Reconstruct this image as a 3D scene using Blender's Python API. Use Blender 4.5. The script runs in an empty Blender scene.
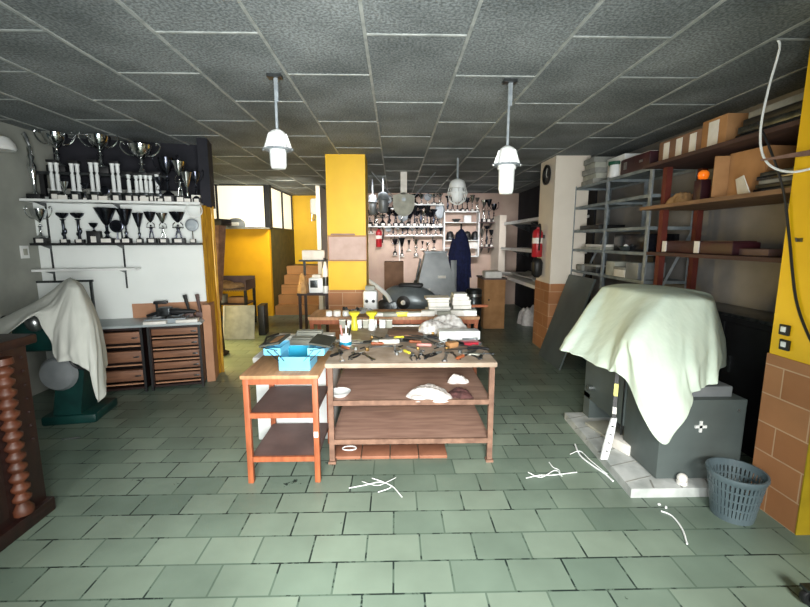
import bpy, bmesh, math, random
import numpy as np
from mathutils import Vector, Matrix, Euler
R = math.radians
PI = math.pi
scene = bpy.context.scene
COL = scene.collection

# ------------------------------------------------------------------ camera
FOC, CX, CY = 420.0, 405.0, 303.5
EYE = 1.5
TH = math.atan(63.5 / FOC)
YAW = math.atan(10 / FOC) * math.cos(TH)
cam_d = bpy.data.cameras.new('camera')
cam = bpy.data.objects.new('camera', cam_d)
COL.objects.link(cam)
cam_d.sensor_width = 36.0
cam_d.lens = 36.0 * FOC / 810.0
cam_d.clip_start = 0.05
cam.location = (0, 0, EYE)
cam.rotation_euler = (PI / 2 - TH, 0, -YAW)
scene.camera = cam

# ------------------------------------------------------------------ light
world = bpy.data.worlds.new('world')
scene.world = world
world.use_nodes = True
bg = world.node_tree.nodes['Background']
bg.inputs['Color'].default_value = (0.3, 0.8, 1.0, 1)
bg.inputs['Strength'].default_value = 0.35


def area(name, loc, target, sx, sy, power, color, spread=180):
    l = bpy.data.lights.new(name, 'AREA')
    l.shape = 'RECTANGLE'
    l.size, l.size_y = sx, sy
    l.energy = power
    l.color = color
    l.spread = R(spread)
    o = bpy.data.objects.new(name, l)
    COL.objects.link(o)
    o.location = loc
    d = Vector(target) - Vector(loc)
    o.rotation_euler = d.to_track_quat('-Z', 'Y').to_euler()
    return o


area('sky_daylight', (-0.6, -12.0, 8.0), (0.05, 2.0, 0.0), 5.5, 3.0, 6200, (1.0, 0.97, 0.9))
area('shopfront_daylight', (0.05, -0.08, 1.32), (-0.55, 6, 1.25), 1.2, 1.3, 88, (1.0, 1.0, 0.96), 112)
area('pillar_fill', (-0.3, 2.6, 2.45), (-0.6, 5.4, 1.5), 0.7, 0.2, 2.0, (1.0, 0.98, 0.95), 50)  # unseen fill added to brighten the far yellow pillar; pendants are off
area('side_door_daylight', (-3.6, 6.2, 1.3), (-1.4, 4.7, 0.0), 1.6, 1.4, 62, (1.0, 0.72, 0.26), 105)
area('stairwell_daylight', (-1.75, 7.3, 2.4), (-2.2, 9.6, 1.2), 0.7, 0.6, 24, (1.0, 0.93, 0.75), 110)
area('rear_fill', (0.6, 7.25, 2.45), (0.7, 9.6, 1.3), 2.6, 0.2, 19, (1.0, 0.96, 0.96), 70)  # added fill with no visible source, hung mid-room to lift the back wall
scene.cycles.diffuse_bounces = 2
scene.view_settings.view_transform = 'Standard'
scene.view_settings.look = 'None'
scene.view_settings.exposure = 0.3
scene.view_settings.gamma = 1.0
scene.view_settings.use_curve_mapping = False


# ------------------------------------------------------------------ helpers
def ray(px, py):
    x = (px - CX) / FOC
    y = (CY - py) / FOC
    ct, st, cy, sy = math.cos(TH), math.sin(TH), math.cos(YAW), math.sin(YAW)
    return Vector((ct * sy + x * cy + y * st * sy, ct * cy - x * sy + y * st * cy, -st + y * ct))


def fl(px, py, z=0.0):
    d = ray(px, py)
    t = (z - EYE) / d.z
    return Vector((d.x * t, d.y * t, z))


def at(px, py, Y):
    d = ray(px, py)
    t = Y / d.y
    return Vector((d.x * t, Y, EYE + d.z * t))


def atx(px, py, X):
    d = ray(px, py)
    t = X / d.x
    return Vector((X, d.y * t, EYE + d.z * t))


def srgb(h):
    if isinstance(h, str):
        h = h.lstrip('#')
        c = [int(h[i:i + 2], 16) / 255 for i in (0, 2, 4)]
    else:
        c = h
    return tuple(((v / 12.92) if v <= 0.04045 else ((v + 0.055) / 1.055) ** 2.4) for v in c) + (1,)


M = {}


def mat(name, c1, c2=None, rough=0.6, metal=0.0, scale=8.0, bump=0.0, detail=4, emit=0.0, stretch=None, trans=0.0, alpha=1.0, sheen=0):
    m = bpy.data.materials.new(name)
    m.use_nodes = True
    nt = m.node_tree
    b = nt.nodes['Principled BSDF']
    b.inputs['Roughness'].default_value = rough
    b.inputs['Metallic'].default_value = metal
    if trans:
        b.inputs['Transmission Weight'].default_value = trans
    if alpha < 1:
        b.inputs['Alpha'].default_value = alpha
    c1 = srgb(c1)
    c2 = srgb(c2) if c2 else tuple(v * 0.75 for v in c1[:3]) + (1,)
    tc = nt.nodes.new('ShaderNodeTexCoord')
    mp = nt.nodes.new('ShaderNodeMapping')
    nt.links.new(tc.outputs['Object'], mp.inputs['Vector'])
    if stretch:
        mp.inputs['Scale'].default_value = stretch
    nz = nt.nodes.new('ShaderNodeTexNoise')
    nz.inputs['Scale'].default_value = scale
    nz.inputs['Detail'].default_value = detail
    nt.links.new(mp.outputs['Vector'], nz.inputs['Vector'])
    cr = nt.nodes.new('ShaderNodeValToRGB')
    cr.color_ramp.elements[0].position = 0.35
    cr.color_ramp.elements[1].position = 0.65
    cr.color_ramp.elements[0].color = c2
    cr.color_ramp.elements[1].color = c1
    nt.links.new(nz.outputs['Fac'], cr.inputs['Fac'])
    nt.links.new(cr.outputs['Color'], b.inputs['Base Color'])
    if bump:
        bp = nt.nodes.new('ShaderNodeBump')
        bp.inputs['Strength'].default_value = bump
        bp.inputs['Distance'].default_value = 0.01
        nt.links.new(nz.outputs['Fac'], bp.inputs['Height'])
        nt.links.new(bp.outputs['Normal'], b.inputs['Normal'])
    if emit:
        nt.links.new(cr.outputs['Color'], b.inputs['Emission Color'])
        b.inputs['Emission Strength'].default_value = emit
    M[name] = m
    return m


def brick_mat(name, c1, c2, mortar, bw, rh, ms=0.008, chips=None, rough=0.5, axes='XY', offset=0.5, bump=0.2, shift=(0, 0)):
    m = bpy.data.materials.new(name)
    m.use_nodes = True
    nt = m.node_tree
    N, L = nt.nodes, nt.links
    b = N['Principled BSDF']
    tc = N.new('ShaderNodeTexCoord')
    sep = N.new('ShaderNodeSeparateXYZ')
    L.new(tc.outputs['Object'], sep.inputs[0])
    com = N.new('ShaderNodeCombineXYZ')
    for k in range(2):
        ad = N.new('ShaderNodeMath')
        ad.operation = 'ADD'
        ad.inputs[1].default_value = shift[k]
        if axes[k] == 'S':   # x + y, for a box's four sides
            s2 = N.new('ShaderNodeMath')
            s2.operation = 'ADD'
            L.new(sep.outputs['X'], s2.inputs[0])
            L.new(sep.outputs['Y'], s2.inputs[1])
            L.new(s2.outputs[0], ad.inputs[0])
        else:
            L.new(sep.outputs[axes[k]], ad.inputs[0])
        L.new(ad.outputs[0], com.inputs[k])
    br = N.new('ShaderNodeTexBrick')
    br.offset = offset
    br.inputs['Color1'].default_value = srgb(c1)
    br.inputs['Color2'].default_value = srgb(c2)
    br.inputs['Mortar'].default_value = srgb(mortar)
    br.inputs['Scale'].default_value = 1.0
    br.inputs['Mortar Size'].default_value = ms
    br.inputs['Mortar Smooth'].default_value = 0.2
    br.inputs['Brick Width'].default_value = bw
    br.inputs['Row Height'].default_value = rh
    L.new(com.outputs[0], br.inputs['Vector'])
    nz = N.new('ShaderNodeTexNoise')
    nz.inputs['Scale'].default_value = 2.2
    nz.inputs['Detail'].default_value = 6
    L.new(tc.outputs['Object'], nz.inputs['Vector'])
    mr = N.new('ShaderNodeMapRange')
    mr.inputs[1].default_value, mr.inputs[2].default_value = 0.3, 0.7
    mr.inputs[3].default_value, mr.inputs[4].default_value = 0.78, 1.12
    L.new(nz.outputs['Fac'], mr.inputs[0])
    mul = N.new('ShaderNodeMix')
    mul.data_type = 'RGBA'
    mul.blend_type = 'MULTIPLY'
    mul.inputs[0].default_value = 1
    L.new(br.outputs['Color'], mul.inputs[6])
    L.new(mr.outputs[0], mul.inputs[7])
    col = mul.outputs[2]
    if chips:
        n2 = N.new('ShaderNodeTexNoise')
        n2.inputs['Scale'].default_value = 9
        n2.inputs['Detail'].default_value = 5
        n2.inputs['Roughness'].default_value = 0.75
        L.new(tc.outputs['Object'], n2.inputs['Vector'])
        n3 = N.new('ShaderNodeTexNoise')
        n3.inputs['Scale'].default_value = 1.3
        L.new(tc.outputs['Object'], n3.inputs['Vector'])
        m1 = N.new('ShaderNodeMath')
        m1.operation = 'MULTIPLY_ADD'
        m1.inputs[1].default_value = 0.22
        L.new(br.outputs['Fac'], m1.inputs[0])
        L.new(n2.outputs['Fac'], m1.inputs[2])
        m2 = N.new('ShaderNodeMath')
        m2.operation = 'MULTIPLY_ADD'
        m2.inputs[1].default_value = 0.55
        L.new(n3.outputs['Fac'], m2.inputs[0])
        L.new(m1.outputs[0], m2.inputs[2])
        r2 = N.new('ShaderNodeMapRange')
        r2.inputs[1].default_value, r2.inputs[2].default_value = chips[1], chips[1] + 0.03
        L.new(m2.outputs[0], r2.inputs[0])
        mx = N.new('ShaderNodeMix')
        mx.data_type = 'RGBA'
        L.new(r2.outputs[0], mx.inputs[0])
        L.new(col, mx.inputs[6])
        mx.inputs[7].default_value = srgb(chips[0])
        col = mx.outputs[2]
    L.new(col, b.inputs['Base Color'])
    b.inputs['Roughness'].default_value = rough
    b.inputs['Specular IOR Level'].default_value = 0.35
    if bump:
        bp = N.new('ShaderNodeBump')
        bp.invert = True
        bp.inputs['Strength'].default_value = bump
        bp.inputs['Distance'].default_value = 0.004
        L.new(br.outputs['Fac'], bp.inputs['Height'])
        L.new(bp.outputs['Normal'], b.inputs['Normal'])
    M[name] = m
    return m


class MB:
    def __init__(self):
        self.bm = bmesh.new()

    def _xf(self, vs, mtx):
        if mtx is not None:
            bmesh.ops.transform(self.bm, matrix=mtx, verts=vs)

    def box(self, c, s, rot=None, bev=0.0):
        g = bmesh.ops.create_cube(self.bm, size=1.0)
        vs = g['verts']
        bmesh.ops.scale(self.bm, vec=s, verts=vs)
        if bev:
            es = list({e for v in vs for e in v.link_edges})
            r = bmesh.ops.bevel(self.bm, geom=es, offset=bev, segments=2, affect='EDGES', profile=0.5)
            vs = list({v for f in r['faces'] for v in f.verts} | {v for v in vs if v.is_valid})
        mt = Matrix.Translation(Vector(c))
        if rot is not None:
            mt = mt @ (rot if isinstance(rot, Matrix) else Euler(rot).to_matrix().to_4x4())
        self._xf(vs, mt)
        return self

    def lathe(self, prof, seg=16, c=(0, 0, 0), rot=None, cap=True):
        rings = []
        for r, z in prof:
            rings.append([self.bm.verts.new((r * math.cos(2 * PI * k / seg), r * math.sin(2 * PI * k / seg), z)) for k in range(seg)])
        for a, b in zip(rings, rings[1:]):
            for k in range(seg):
                self.bm.faces.new((a[k], a[(k + 1) % seg], b[(k + 1) % seg], b[k]))
        if cap:
            if prof[0][0] > 1e-4:
                self.bm.faces.new(rings[0][::-1])
            if prof[-1][0] > 1e-4:
                self.bm.faces.new(rings[-1])
        mt = Matrix.Translation(Vector(c))
        if rot is not None:
            mt = mt @ (rot if isinstance(rot, Matrix) else Euler(rot).to_matrix().to_4x4())
        self._xf([v for r in rings for v in r], mt)
        return self

    def bar(self, a, b, r, seg=8, r2=None):
        a, b = Vector(a), Vector(b)
        d = b - a
        q = d.to_track_quat('Z', 'Y').to_matrix().to_4x4()
        return self.lathe([(r, 0), (r if r2 is None else r2, d.length)], seg, a, q)

    def beam(self, a, b, w, h):
        """square bar from a to b; w sideways, h up"""
        a, b = Vector(a), Vector(b)
        d = b - a
        q = d.to_track_quat('Y', 'Z').to_matrix().to_4x4()
        return self.box((a + b) / 2, (w, d.length, h), q)

    def tube(self, pts, r, seg=6, closed=False):
        pts = [Vector(p) for p in pts]
        n = len(pts)
        rings = []
        up = Vector((0, 0, 1))
        for i, p in enumerate(pts):
            if closed:
                t = pts[(i + 1) % n] - pts[i - 1]
            else:
                t = pts[min(i + 1, n - 1)] - pts[max(i - 1, 0)]
            if t.length < 1e-7:
                t = Vector((0, 0, 1))
            t.normalize()
            s = t.cross(up)
            if s.length < 0.1:
                s = t.cross(Vector((0, 1, 0)))
            s.normalize()
            u = s.cross(t)
            rr = r[i] if isinstance(r, (list, tuple)) else r
            rings.append([self.bm.verts.new(p + (s * math.cos(2 * PI * k / seg) + u * math.sin(2 * PI * k / seg)) * rr) for k in range(seg)])
        m = n if closed else n - 1
        for i in range(m):
            a, b = rings[i], rings[(i + 1) % n]
            for k in range(seg):
                self.bm.faces.new((a[k], b[k], b[(k + 1) % seg], a[(k + 1) % seg]))
        if not closed:
            self.bm.faces.new(rings[0])
            self.bm.faces.new(rings[-1][::-1])
        return self

    def prism(self, poly, h, rot=None, c=(0, 0, 0)):
        """polygon in xy extruded by h along z, then rotated and moved"""
        a = [self.bm.verts.new((x, y, 0)) for x, y in poly]
        b = [self.bm.verts.new((x, y, h)) for x, y in poly]
        n = len(poly)
        self.bm.faces.new(a[::-1])
        self.bm.faces.new(b)
        for i in range(n):
            self.bm.faces.new((a[i], a[(i + 1) % n], b[(i + 1) % n], b[i]))
        mt = Matrix.Translation(Vector(c))
        if rot is not None:
            mt = mt @ (rot if isinstance(rot, Matrix) else Euler(rot).to_matrix().to_4x4())
        self._xf(a + b, mt)
        return self

    def hexa(self, p):
        """eight corners: four below (ccw), four above"""
        v = [self.bm.verts.new(q) for q in p]
        for f in ((3, 2, 1, 0), (4, 5, 6, 7), (0, 1, 5, 4), (1, 2, 6, 5), (2, 3, 7, 6), (3, 0, 4, 7)):
            self.bm.faces.new([v[i] for i in f])
        return self

    def sphere(self, c, s, seg=16, rot=None):
        g = bmesh.ops.create_uvsphere(self.bm, u_segments=seg, v_segments=max(6, seg // 2), radius=1.0)
        bmesh.ops.scale(self.bm, vec=s if hasattr(s, '__len__') else (s, s, s), verts=g['verts'])
        mt = Matrix.Translation(Vector(c))
        if rot is not None:
            mt = mt @ Euler(rot).to_matrix().to_4x4()
        self._xf(g['verts'], mt)
        return self

    def grid(self, rows, closed=False):
        vs = [[self.bm.verts.new(p) for p in r] for r in rows]
        for a, b in zip(vs, vs[1:]):
            n = len(a)
            for k in range(n if closed else n - 1):
                self.bm.faces.new((a[k], a[(k + 1) % n], b[(k + 1) % n], b[k]))
        return vs

    def build(self, name, m, parent=None, loc=None, rot=None, smooth=True, angle=35):
        bmesh.ops.recalc_face_normals(self.bm, faces=self.bm.faces)
        me = bpy.data.meshes.new(name)
        self.bm.to_mesh(me)
        self.bm.free()
        ms = m if isinstance(m, (list, tuple)) else [m]
        for x in ms:
            me.materials.append(M[x] if isinstance(x, str) else x)
        if smooth:
            me.polygons.foreach_set('use_smooth', [True] * len(me.polygons))
            me.set_sharp_from_angle(angle=R(angle))
        o = bpy.data.objects.new(name, me)
        COL.objects.link(o)
        if parent is not None:
            o.parent = parent
        if loc is not None:
            o.location = loc
        if rot is not None:
            o.rotation_euler = rot
        return o


def tag(o, label=None, cat=None, group=None, kind=None):
    if label:
        o['label'] = label
    if cat:
        o['category'] = cat
    if group:
        o['group'] = group
    if kind:
        o['kind'] = kind
    return o


def thing(name, label, cat, loc=(0, 0, 0), rz=0.0, group=None):
    o = bpy.data.objects.new(name, None)
    o.empty_display_size = 0.05
    COL.objects.link(o)
    o.location = loc
    o.rotation_euler = (0, 0, rz)
    return tag(o, label, cat, group)


def struct(o, label, cat):
    return tag(o, label, cat, kind='structure')


def dup(root, loc, rz=None, label=None, group=None, scale=None):
    r = root.copy()
    COL.objects.link(r)
    r.location = loc
    if rz is not None:
        r.rotation_euler = (0, 0, rz)
    if scale is not None:
        r.scale = scale if hasattr(scale, '__len__') else (scale,) * 3
    if label:
        r['label'] = label
    if group:
        r['group'] = group
    for ch in list(root.children):
        c = ch.copy()
        COL.objects.link(c)
        c.parent = r
        for g in list(ch.children):
            d = g.copy()
            COL.objects.link(d)
            d.parent = c
    return r


ORD = ['first', 'second', 'third', 'fourth', 'fifth', 'sixth', 'seventh', 'eighth', 'ninth', 'tenth', 'eleventh', 'twelfth', 'thirteenth', 'fourteenth', 'fifteenth', 'sixteenth', 'seventeenth', 'eighteenth']


def catmull(pts, n, closed=False):
    pts = [Vector(p) for p in pts]
    out = []
    m = len(pts)
    segs = m if closed else m - 1
    for i in range(segs):
        if closed:
            p0, p1, p2, p3 = pts[i - 1], pts[i], pts[(i + 1) % m], pts[(i + 2) % m]
        else:
            p0, p1, p2, p3 = pts[max(i - 1, 0)], pts[i], pts[i + 1], pts[min(i + 2, m - 1)]
        for k in range(n):
            t = k / n
            out.append(0.5 * ((2 * p1) + (p2 - p0) * t + (2 * p0 - 5 * p1 + 4 * p2 - p3) * t * t + (3 * p1 - p0 - 3 * p2 + p3) * t ** 3))
    if not closed:
        out.append(pts[-1])
    return out


# ------------------------------------------------------------------ materials
mat('wall_grey', '#a3a69e', '#8f938c', 0.8, scale=3, bump=0.1)
mat('wall_white', '#eef3f1', '#e6ecea', 0.75, scale=2, bump=0.05)
mat('wall_pink', '#c9b3a4', '#b59d90', 0.8, scale=2)
mat('wall_right', '#8d8a86', '#7b7976', 0.85, scale=3)
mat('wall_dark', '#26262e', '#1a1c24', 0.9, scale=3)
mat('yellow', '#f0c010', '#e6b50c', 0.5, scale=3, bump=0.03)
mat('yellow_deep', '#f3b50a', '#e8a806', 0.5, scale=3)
mat('yellow_strip', '#c99a28', '#8f6316', 0.5, scale=5, stretch=(12, 12, 1))
mat('mustard', '#a68e16', '#927c12', 0.55)
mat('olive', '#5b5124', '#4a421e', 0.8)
mat('cream_wall', '#e9e0d2', '#ded4c6', 0.7, scale=2)
mat('grid_bar', '#a3a8a6', '#858b89', 0.5, scale=14)
mat('lit_pane', '#fff8e2', '#f8eecf', 0.4, emit=0.75, scale=1.5)
mat('black', '#17181b', '#0f1012', 0.5)
mat('black_gloss', '#0e0f14', '#191b22', 0.2)
mat('rubber', '#1b1c1e', '#131415', 0.8)
mat('navy', '#1a2350', '#131a3d', 0.9, scale=20, bump=0.2)
mat('white_paint', '#eceeed', '#dfe3e2', 0.4, scale=6)
mat('white_plastic', '#f1f4f4', '#e4e9ea', 0.35, scale=6)
mat('white_card', '#e9e7e2', '#d9d6cf', 0.8, scale=12)
mat('grey_card', '#b1b2a6', '#989a90', 0.8, scale=9)
mat('grey_paper', '#9b9c96', '#7e807c', 0.8, scale=9)
mat('steel', '#b8bcbd', '#8f9496', 0.3, 0.9, scale=18)
mat('steel_dark', '#5d6163', '#3c4042', 0.35, 0.85, scale=18)
mat('silver', '#e4e7e8', '#c9cdd0', 0.15, 1.0, scale=10)
mat('silver_tarnished', '#565a66', '#33363f', 0.22, 0.95, scale=10)
mat('gold', '#d0a84a', '#a5802f', 0.25, 1.0, scale=10)
mat('galvanised', '#9da5aa', '#7f888e', 0.5, 0.35, scale=14)
mat('shelf_grey', '#8c969a', '#6f797e', 0.55, 0.2, scale=9)
mat('machine_grey', '#5d6766', '#525b5a', 0.5, 0.1, scale=4, bump=0.03)
mat('machine_mid', '#8c9194', '#777d80', 0.4, 0.2, scale=5)
mat('scooter_grey', '#7b8488', '#636c70', 0.3, 0.3, scale=5)
mat('green_machine', '#0a3a36', '#072c2a', 0.45, scale=8)
mat('rust_brown', '#8a6a58', '#6b4f41', 0.75, 0.1, scale=16, bump=0.15)
mat('bench_top', '#b3a190', '#948270', 0.7, scale=7, bump=0.1)
mat('shelf_wood', '#a98878', '#8f7062', 0.7, scale=4, stretch=(1, 6, 6))
mat('dark_board', '#6a5450', '#574542', 0.6, scale=5)
mat('orange_wood', '#a65c38', '#8a4a2b', 0.55, scale=6, stretch=(6, 6, 1))
mat('table_wood', '#b98d66', '#9a7250', 0.55, scale=5, stretch=(6, 1, 1))
mat('drawer_wood', '#8a5f45', '#6f4a36', 0.6, scale=4, stretch=(1, 5, 8))
mat('dark_wood', '#2b1613', '#1e0f0d', 0.45, scale=5, stretch=(6, 6, 1))
mat('carved_wood', '#5c311e', '#432214', 0.5, scale=8)
mat('terracotta', '#8f5f48', '#784d39', 0.65, scale=6, bump=0.1)
mat('brown_board', '#b98a6b', '#a87a5c', 0.7, scale=4)
mat('cardboard', '#b5875a', '#a0754b', 0.85, scale=6)
mat('cardboard_dull', '#8a6a55', '#785b49', 0.85, scale=6)
mat('plank', '#8b6b4f', '#6f523b', 0.7, scale=4, stretch=(6, 1, 6))
mat('plank_dark', '#4a322e', '#3a2725', 0.7, scale=4, stretch=(6, 1, 6))
mat('red_post', '#6b2c22', '#54221a', 0.6, scale=8)
mat('maroon', '#3c1620', '#2b0f17', 0.5)
mat('pinkish', '#cdb3a8', '#c0a497', 0.7)
mat('sheet', '#dcebdb', '#d3e4d4', 0.85, scale=5, bump=0.9, detail=3, stretch=(1.6, 1.6, 0.55))
mat('canvas', '#c9cbc4', '#bdc0b9', 0.9, scale=6, bump=0.8, detail=3, stretch=(1.6, 1.6, 0.5))
mat('rag', '#e6e1dd', '#cfc8c4', 0.9, scale=20, bump=0.3)
mat('rag_dark', '#5b3836', '#3f2727', 0.9, scale=24, bump=0.3)
mat('tan_rag', '#b89468', '#93724c', 0.9, scale=15, bump=0.3)
mat('blue_box', '#7ccdf0', '#68bfe6', 0.35, scale=5)
mat('blue_inner', '#1286a6', '#0d7392', 0.4, scale=5)
mat('tray_dark', '#45483f', '#35382f', 0.7, scale=9)
mat('orange', '#e5662a', '#cc4f18', 0.5)
mat('orange_lens', '#ff8a2a', '#ff7a18', 0.3, emit=0.25)
mat('red', '#b5202c', '#991722', 0.35)
mat('red_plastic', '#c73648', '#ab2a3b', 0.4)
mat('pink', '#e79a93', '#d98a84', 0.5)
mat('yellow_plastic', '#e9e04a', '#ddd23a', 0.4)
mat('green_lid', '#0f5a45', '#0b4a38', 0.4)
mat('basket_grey', '#5b6a70', '#4e5d63', 0.45, scale=6)
mat('slab_white', '#c4c8c7', '#9fa5a3', 0.7, scale=7, bump=0.2)
mat('film', '#d4d3d0', '#98938f', 0.25, scale=26, bump=0.7)
mat('tan_leather', '#b7865d', '#9d6e48', 0.6)
mat('brass', '#a98a55', '#86693c', 0.4, 0.8)
brick_mat('floor_paint', '#637468', '#7a897b', '#546559', 0.265, 0.185, 0.005, chips=('#1f2a27', 1.0), rough=0.38, bump=0.08, shift=(0.05, 0.035))
brick_mat('wainscot', '#b57f56', '#a87149', '#c9a685', 0.34, 0.165, 0.004, axes='SZ', rough=0.55)
brick_mat('step_tile', '#a8794a', '#9c6f43', '#8a613c', 0.9, 0.5, 0.004, axes='XZ', rough=0.55)


def ceiling_mat():
    m = bpy.data.materials.new('ceiling_tile')
    m.use_nodes = True
    N, L = m.node_tree.nodes, m.node_tree.links
    b = N['Principled BSDF']
    tc = N.new('ShaderNodeTexCoord')
    n1 = N.new('ShaderNodeTexNoise')
    n1.inputs['Scale'].default_value = 1.6
    n1.inputs['Detail'].default_value = 5
    n2 = N.new('ShaderNodeTexNoise')
    n2.inputs['Scale'].default_value = 70
    n2.inputs['Detail'].default_value = 2
    for n in (n1, n2):
        L.new(tc.outputs['Object'], n.inputs['Vector'])
    cr = N.new('ShaderNodeValToRGB')
    cr.color_ramp.elements[0].position = 0.3
    cr.color_ramp.elements[0].color = srgb('#5a6163')
    cr.color_ramp.elements[1].position = 0.7
    cr.color_ramp.elements[1].color = srgb('#878e90')
    L.new(n1.outputs['Fac'], cr.inputs['Fac'])
    mr = N.new('ShaderNodeMapRange')
    mr.inputs[1].default_value, mr.inputs[2].default_value = 0.38, 0.62
    mr.inputs[3].default_value, mr.inputs[4].default_value = 0.62, 1.3
    L.new(n2.outputs['Fac'], mr.inputs[0])
    mx = N.new('ShaderNodeMix')
    mx.data_type = 'RGBA'
    mx.blend_type = 'MULTIPLY'
    mx.inputs[0].default_value = 1
    L.new(cr.outputs['Color'], mx.inputs[6])
    L.new(mr.outputs[0], mx.inputs[7])
    L.new(mx.outputs[2], b.inputs['Base Color'])
    b.inputs['Roughness'].default_value = 0.85
    bp = N.new('ShaderNodeBump')
    bp.inputs['Strength'].default_value = 0.8
    bp.inputs['Distance'].default_value = 0.006
    L.new(n2.outputs['Fac'], bp.inputs['Height'])
    L.new(bp.outputs['Normal'], b.inputs['Normal'])
    M['ceiling_tile'] = m


ceiling_mat()

# ------------------------------------------------------------------ structure
CEIL = 2.55
XL, XR, YB, YF = -3.53, 2.85, 9.75, -1.7


def sbox(name, lo, hi, m, label, cat):
    lo, hi = Vector(lo), Vector(hi)
    b = MB()
    b.box((hi - lo) / 2, hi - lo)
    o = b.build(name, m, loc=lo, smooth=False)
    return struct(o, label, cat)


sbox('floor', (-4.6, YF, -0.1), (XR + 0.1, 11.2, 0), 'floor_paint', 'green painted brick-bond tile floor with dark chips', 'floor')
b = MB()
b.box((0, 0, 0.05), (7.9, 13.2, 0.1))
ceil = b.build('ceiling', 'ceiling_tile', loc=(-0.75, 4.85, CEIL), smooth=False)
struct(ceil, 'sooty grey textured tile ceiling with pale grid bars', 'ceiling')
g = MB()
W_, L_ = 0.535, 1.08
x0 = fl(360, 0, CEIL).x
ycr = fl(405, 34.3, CEIL).y
for k in range(-9, 8):
    x = x0 + k * W_
    if -4.6 < x < XR:
        g.box((x, 4.75, CEIL - 0.003), (0.018, 12.9, 0.008))
    xc = x + W_ / 2
    y = ycr - 6 * L_ + (0 if k % 2 == 0 else L_ / 2)
    while y < 11:
        if y > YF and -4.5 < xc < XR - 0.2:
            g.box((xc, y, CEIL - 0.003), (W_ - 0.018, 0.013, 0.006))
        y += L_
gb = g.build('ceiling_grid', 'grid_bar', smooth=False)
gb.parent = ceil
gb.matrix_parent_inverse = Matrix.Translation((0.75, -4.85, -CEIL))

sbox('wall_left', (XL - 0.1, YF, 0), (XL, 5.1, CEIL), 'wall_grey', 'grey plastered side wall at the edge of the trophy shelves', 'wall')
sbox('wall_front_left', (XL, YF - 0.1, 0), (-1.15, YF, CEIL), 'wall_dark', 'dark shop front wall on the trophy side, behind the viewer', 'wall')
sbox('wall_front_right', (1.35, YF - 0.1, 0), (XR, YF, CEIL), 'wall_dark', 'dark shop front wall on the shelving side, behind the viewer', 'wall')
sbox('wall_front_top', (-1.15, YF - 0.1, 2.42), (1.35, YF, CEIL), 'wall_dark', 'dark lintel over the open shop front, behind the viewer', 'wall')
sbox('wall_right', (XR, YF, 0), (XR + 0.1, YB, CEIL), 'wall_right', 'grey side wall behind the shelving', 'wall')
sbox('wall_back', (-1.55, YB, 0), (XR, YB + 0.1, CEIL), 'wall_pink', 'pinkish beige back wall carrying rows of trophies', 'wall')
sbox('wall_left_rear', (-4.6, 4.6, 0), (-4.5, 11.2, CEIL), 'cream_wall', 'cream wall of the side passage', 'wall')
sbox('wall_return', (-1.55, YB + 0.1, 0), (-1.47, 11.1, CEIL), 'cream_wall', 'short cream return wall beside the stairs', 'wall')
sbox('wall_stairwell', (-2.45, 10.35, 0.0), (-1.55, 10.45, CEIL), 'yellow', 'yellow wall at the top of the stairs', 'wall')
# booth: yellow lower wall, window above
sbox('wall_booth_front', (-3.7, 8.32, 0), (-2.44, 8.42, 1.72), 'yellow_deep', 'bright yellow low wall under the booth window', 'wall')
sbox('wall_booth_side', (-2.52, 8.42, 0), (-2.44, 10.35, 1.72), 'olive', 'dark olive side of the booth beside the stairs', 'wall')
sbox('wall_booth_rear', (-4.5, 10.35, 0), (-2.45, 10.45, CEIL), 'cream_wall', 'cream wall behind the booth window', 'wall')


def window(name, p0, p1, z0, z1, posts, label):
    """framed panes standing between two floor points"""
    p0, p1 = Vector(p0), Vector(p1)
    d = (p1 - p0)
    w = d.length
    rz = math.atan2(d.y, d.x)
    t = thing(name, label, 'window', (p0.x, p0.y, z0), rz)
    t['kind'] = 'structure'
    f = MB()
    h = z1 - z0
    f.box((w / 2, 0, 0.015), (w, 0.07, 0.03)).box((w / 2, 0, h - 0.012), (w, 0.06, 0.024))
    for s in posts:
        f.box((s, 0, h / 2), (0.035, 0.06, h))
    f.build('window_frame', 'black', t, smooth=False)
    for a, c in zip(posts, posts[1:]):
        MB().box(((a + c) / 2, 0.01, h / 2), (c - a - 0.03, 0.012, h - 0.04)).build('window_pane', 'lit_pane', t, smooth=False)
    return t


window('window_1', (-3.7, 8.37, 0), (-2.44, 8.37, 0), 1.72, CEIL, [0.02, 0.28, 1.2], 'cream lit front window above the bright yellow low wall')
window('window_2', (-2.47, 8.44, 0), (-2.47, 10.33, 0), 1.72, CEIL, [0.02, 1.0, 1.86], 'cream lit side window of the booth above the stairs')
for k, (zz) in enumerate([0.5]):
    pass
b = MB()
b.box((0, 0, 1.72 + (CEIL - 1.72) / 2), (0.09, 0.14, CEIL - 1.72))
struct(b.build('trim_1', 'black', loc=(-2.44, 8.36, 0), smooth=False), 'dark corner post of the lit booth window', 'trim')

# staircase
st = thing('staircase', 'five brown tiled steps climbing beside the booth', 'staircase', (-2.42, 8.42, 0))
st['kind'] = 'structure'
for i in range(5):
    MB().box((0.43, 0.13 + 0.26 * i, 0.0925 * (i + 1)), (0.86, 0.26 - 0.001, 0.185 * (i + 1))).build('step', 'step_tile', st, smooth=False)
MB().box((0.43, 1.62, 0.45), (0.86, 0.62, 0.94)).build('landing', 'dark_board', st, smooth=False)

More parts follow.
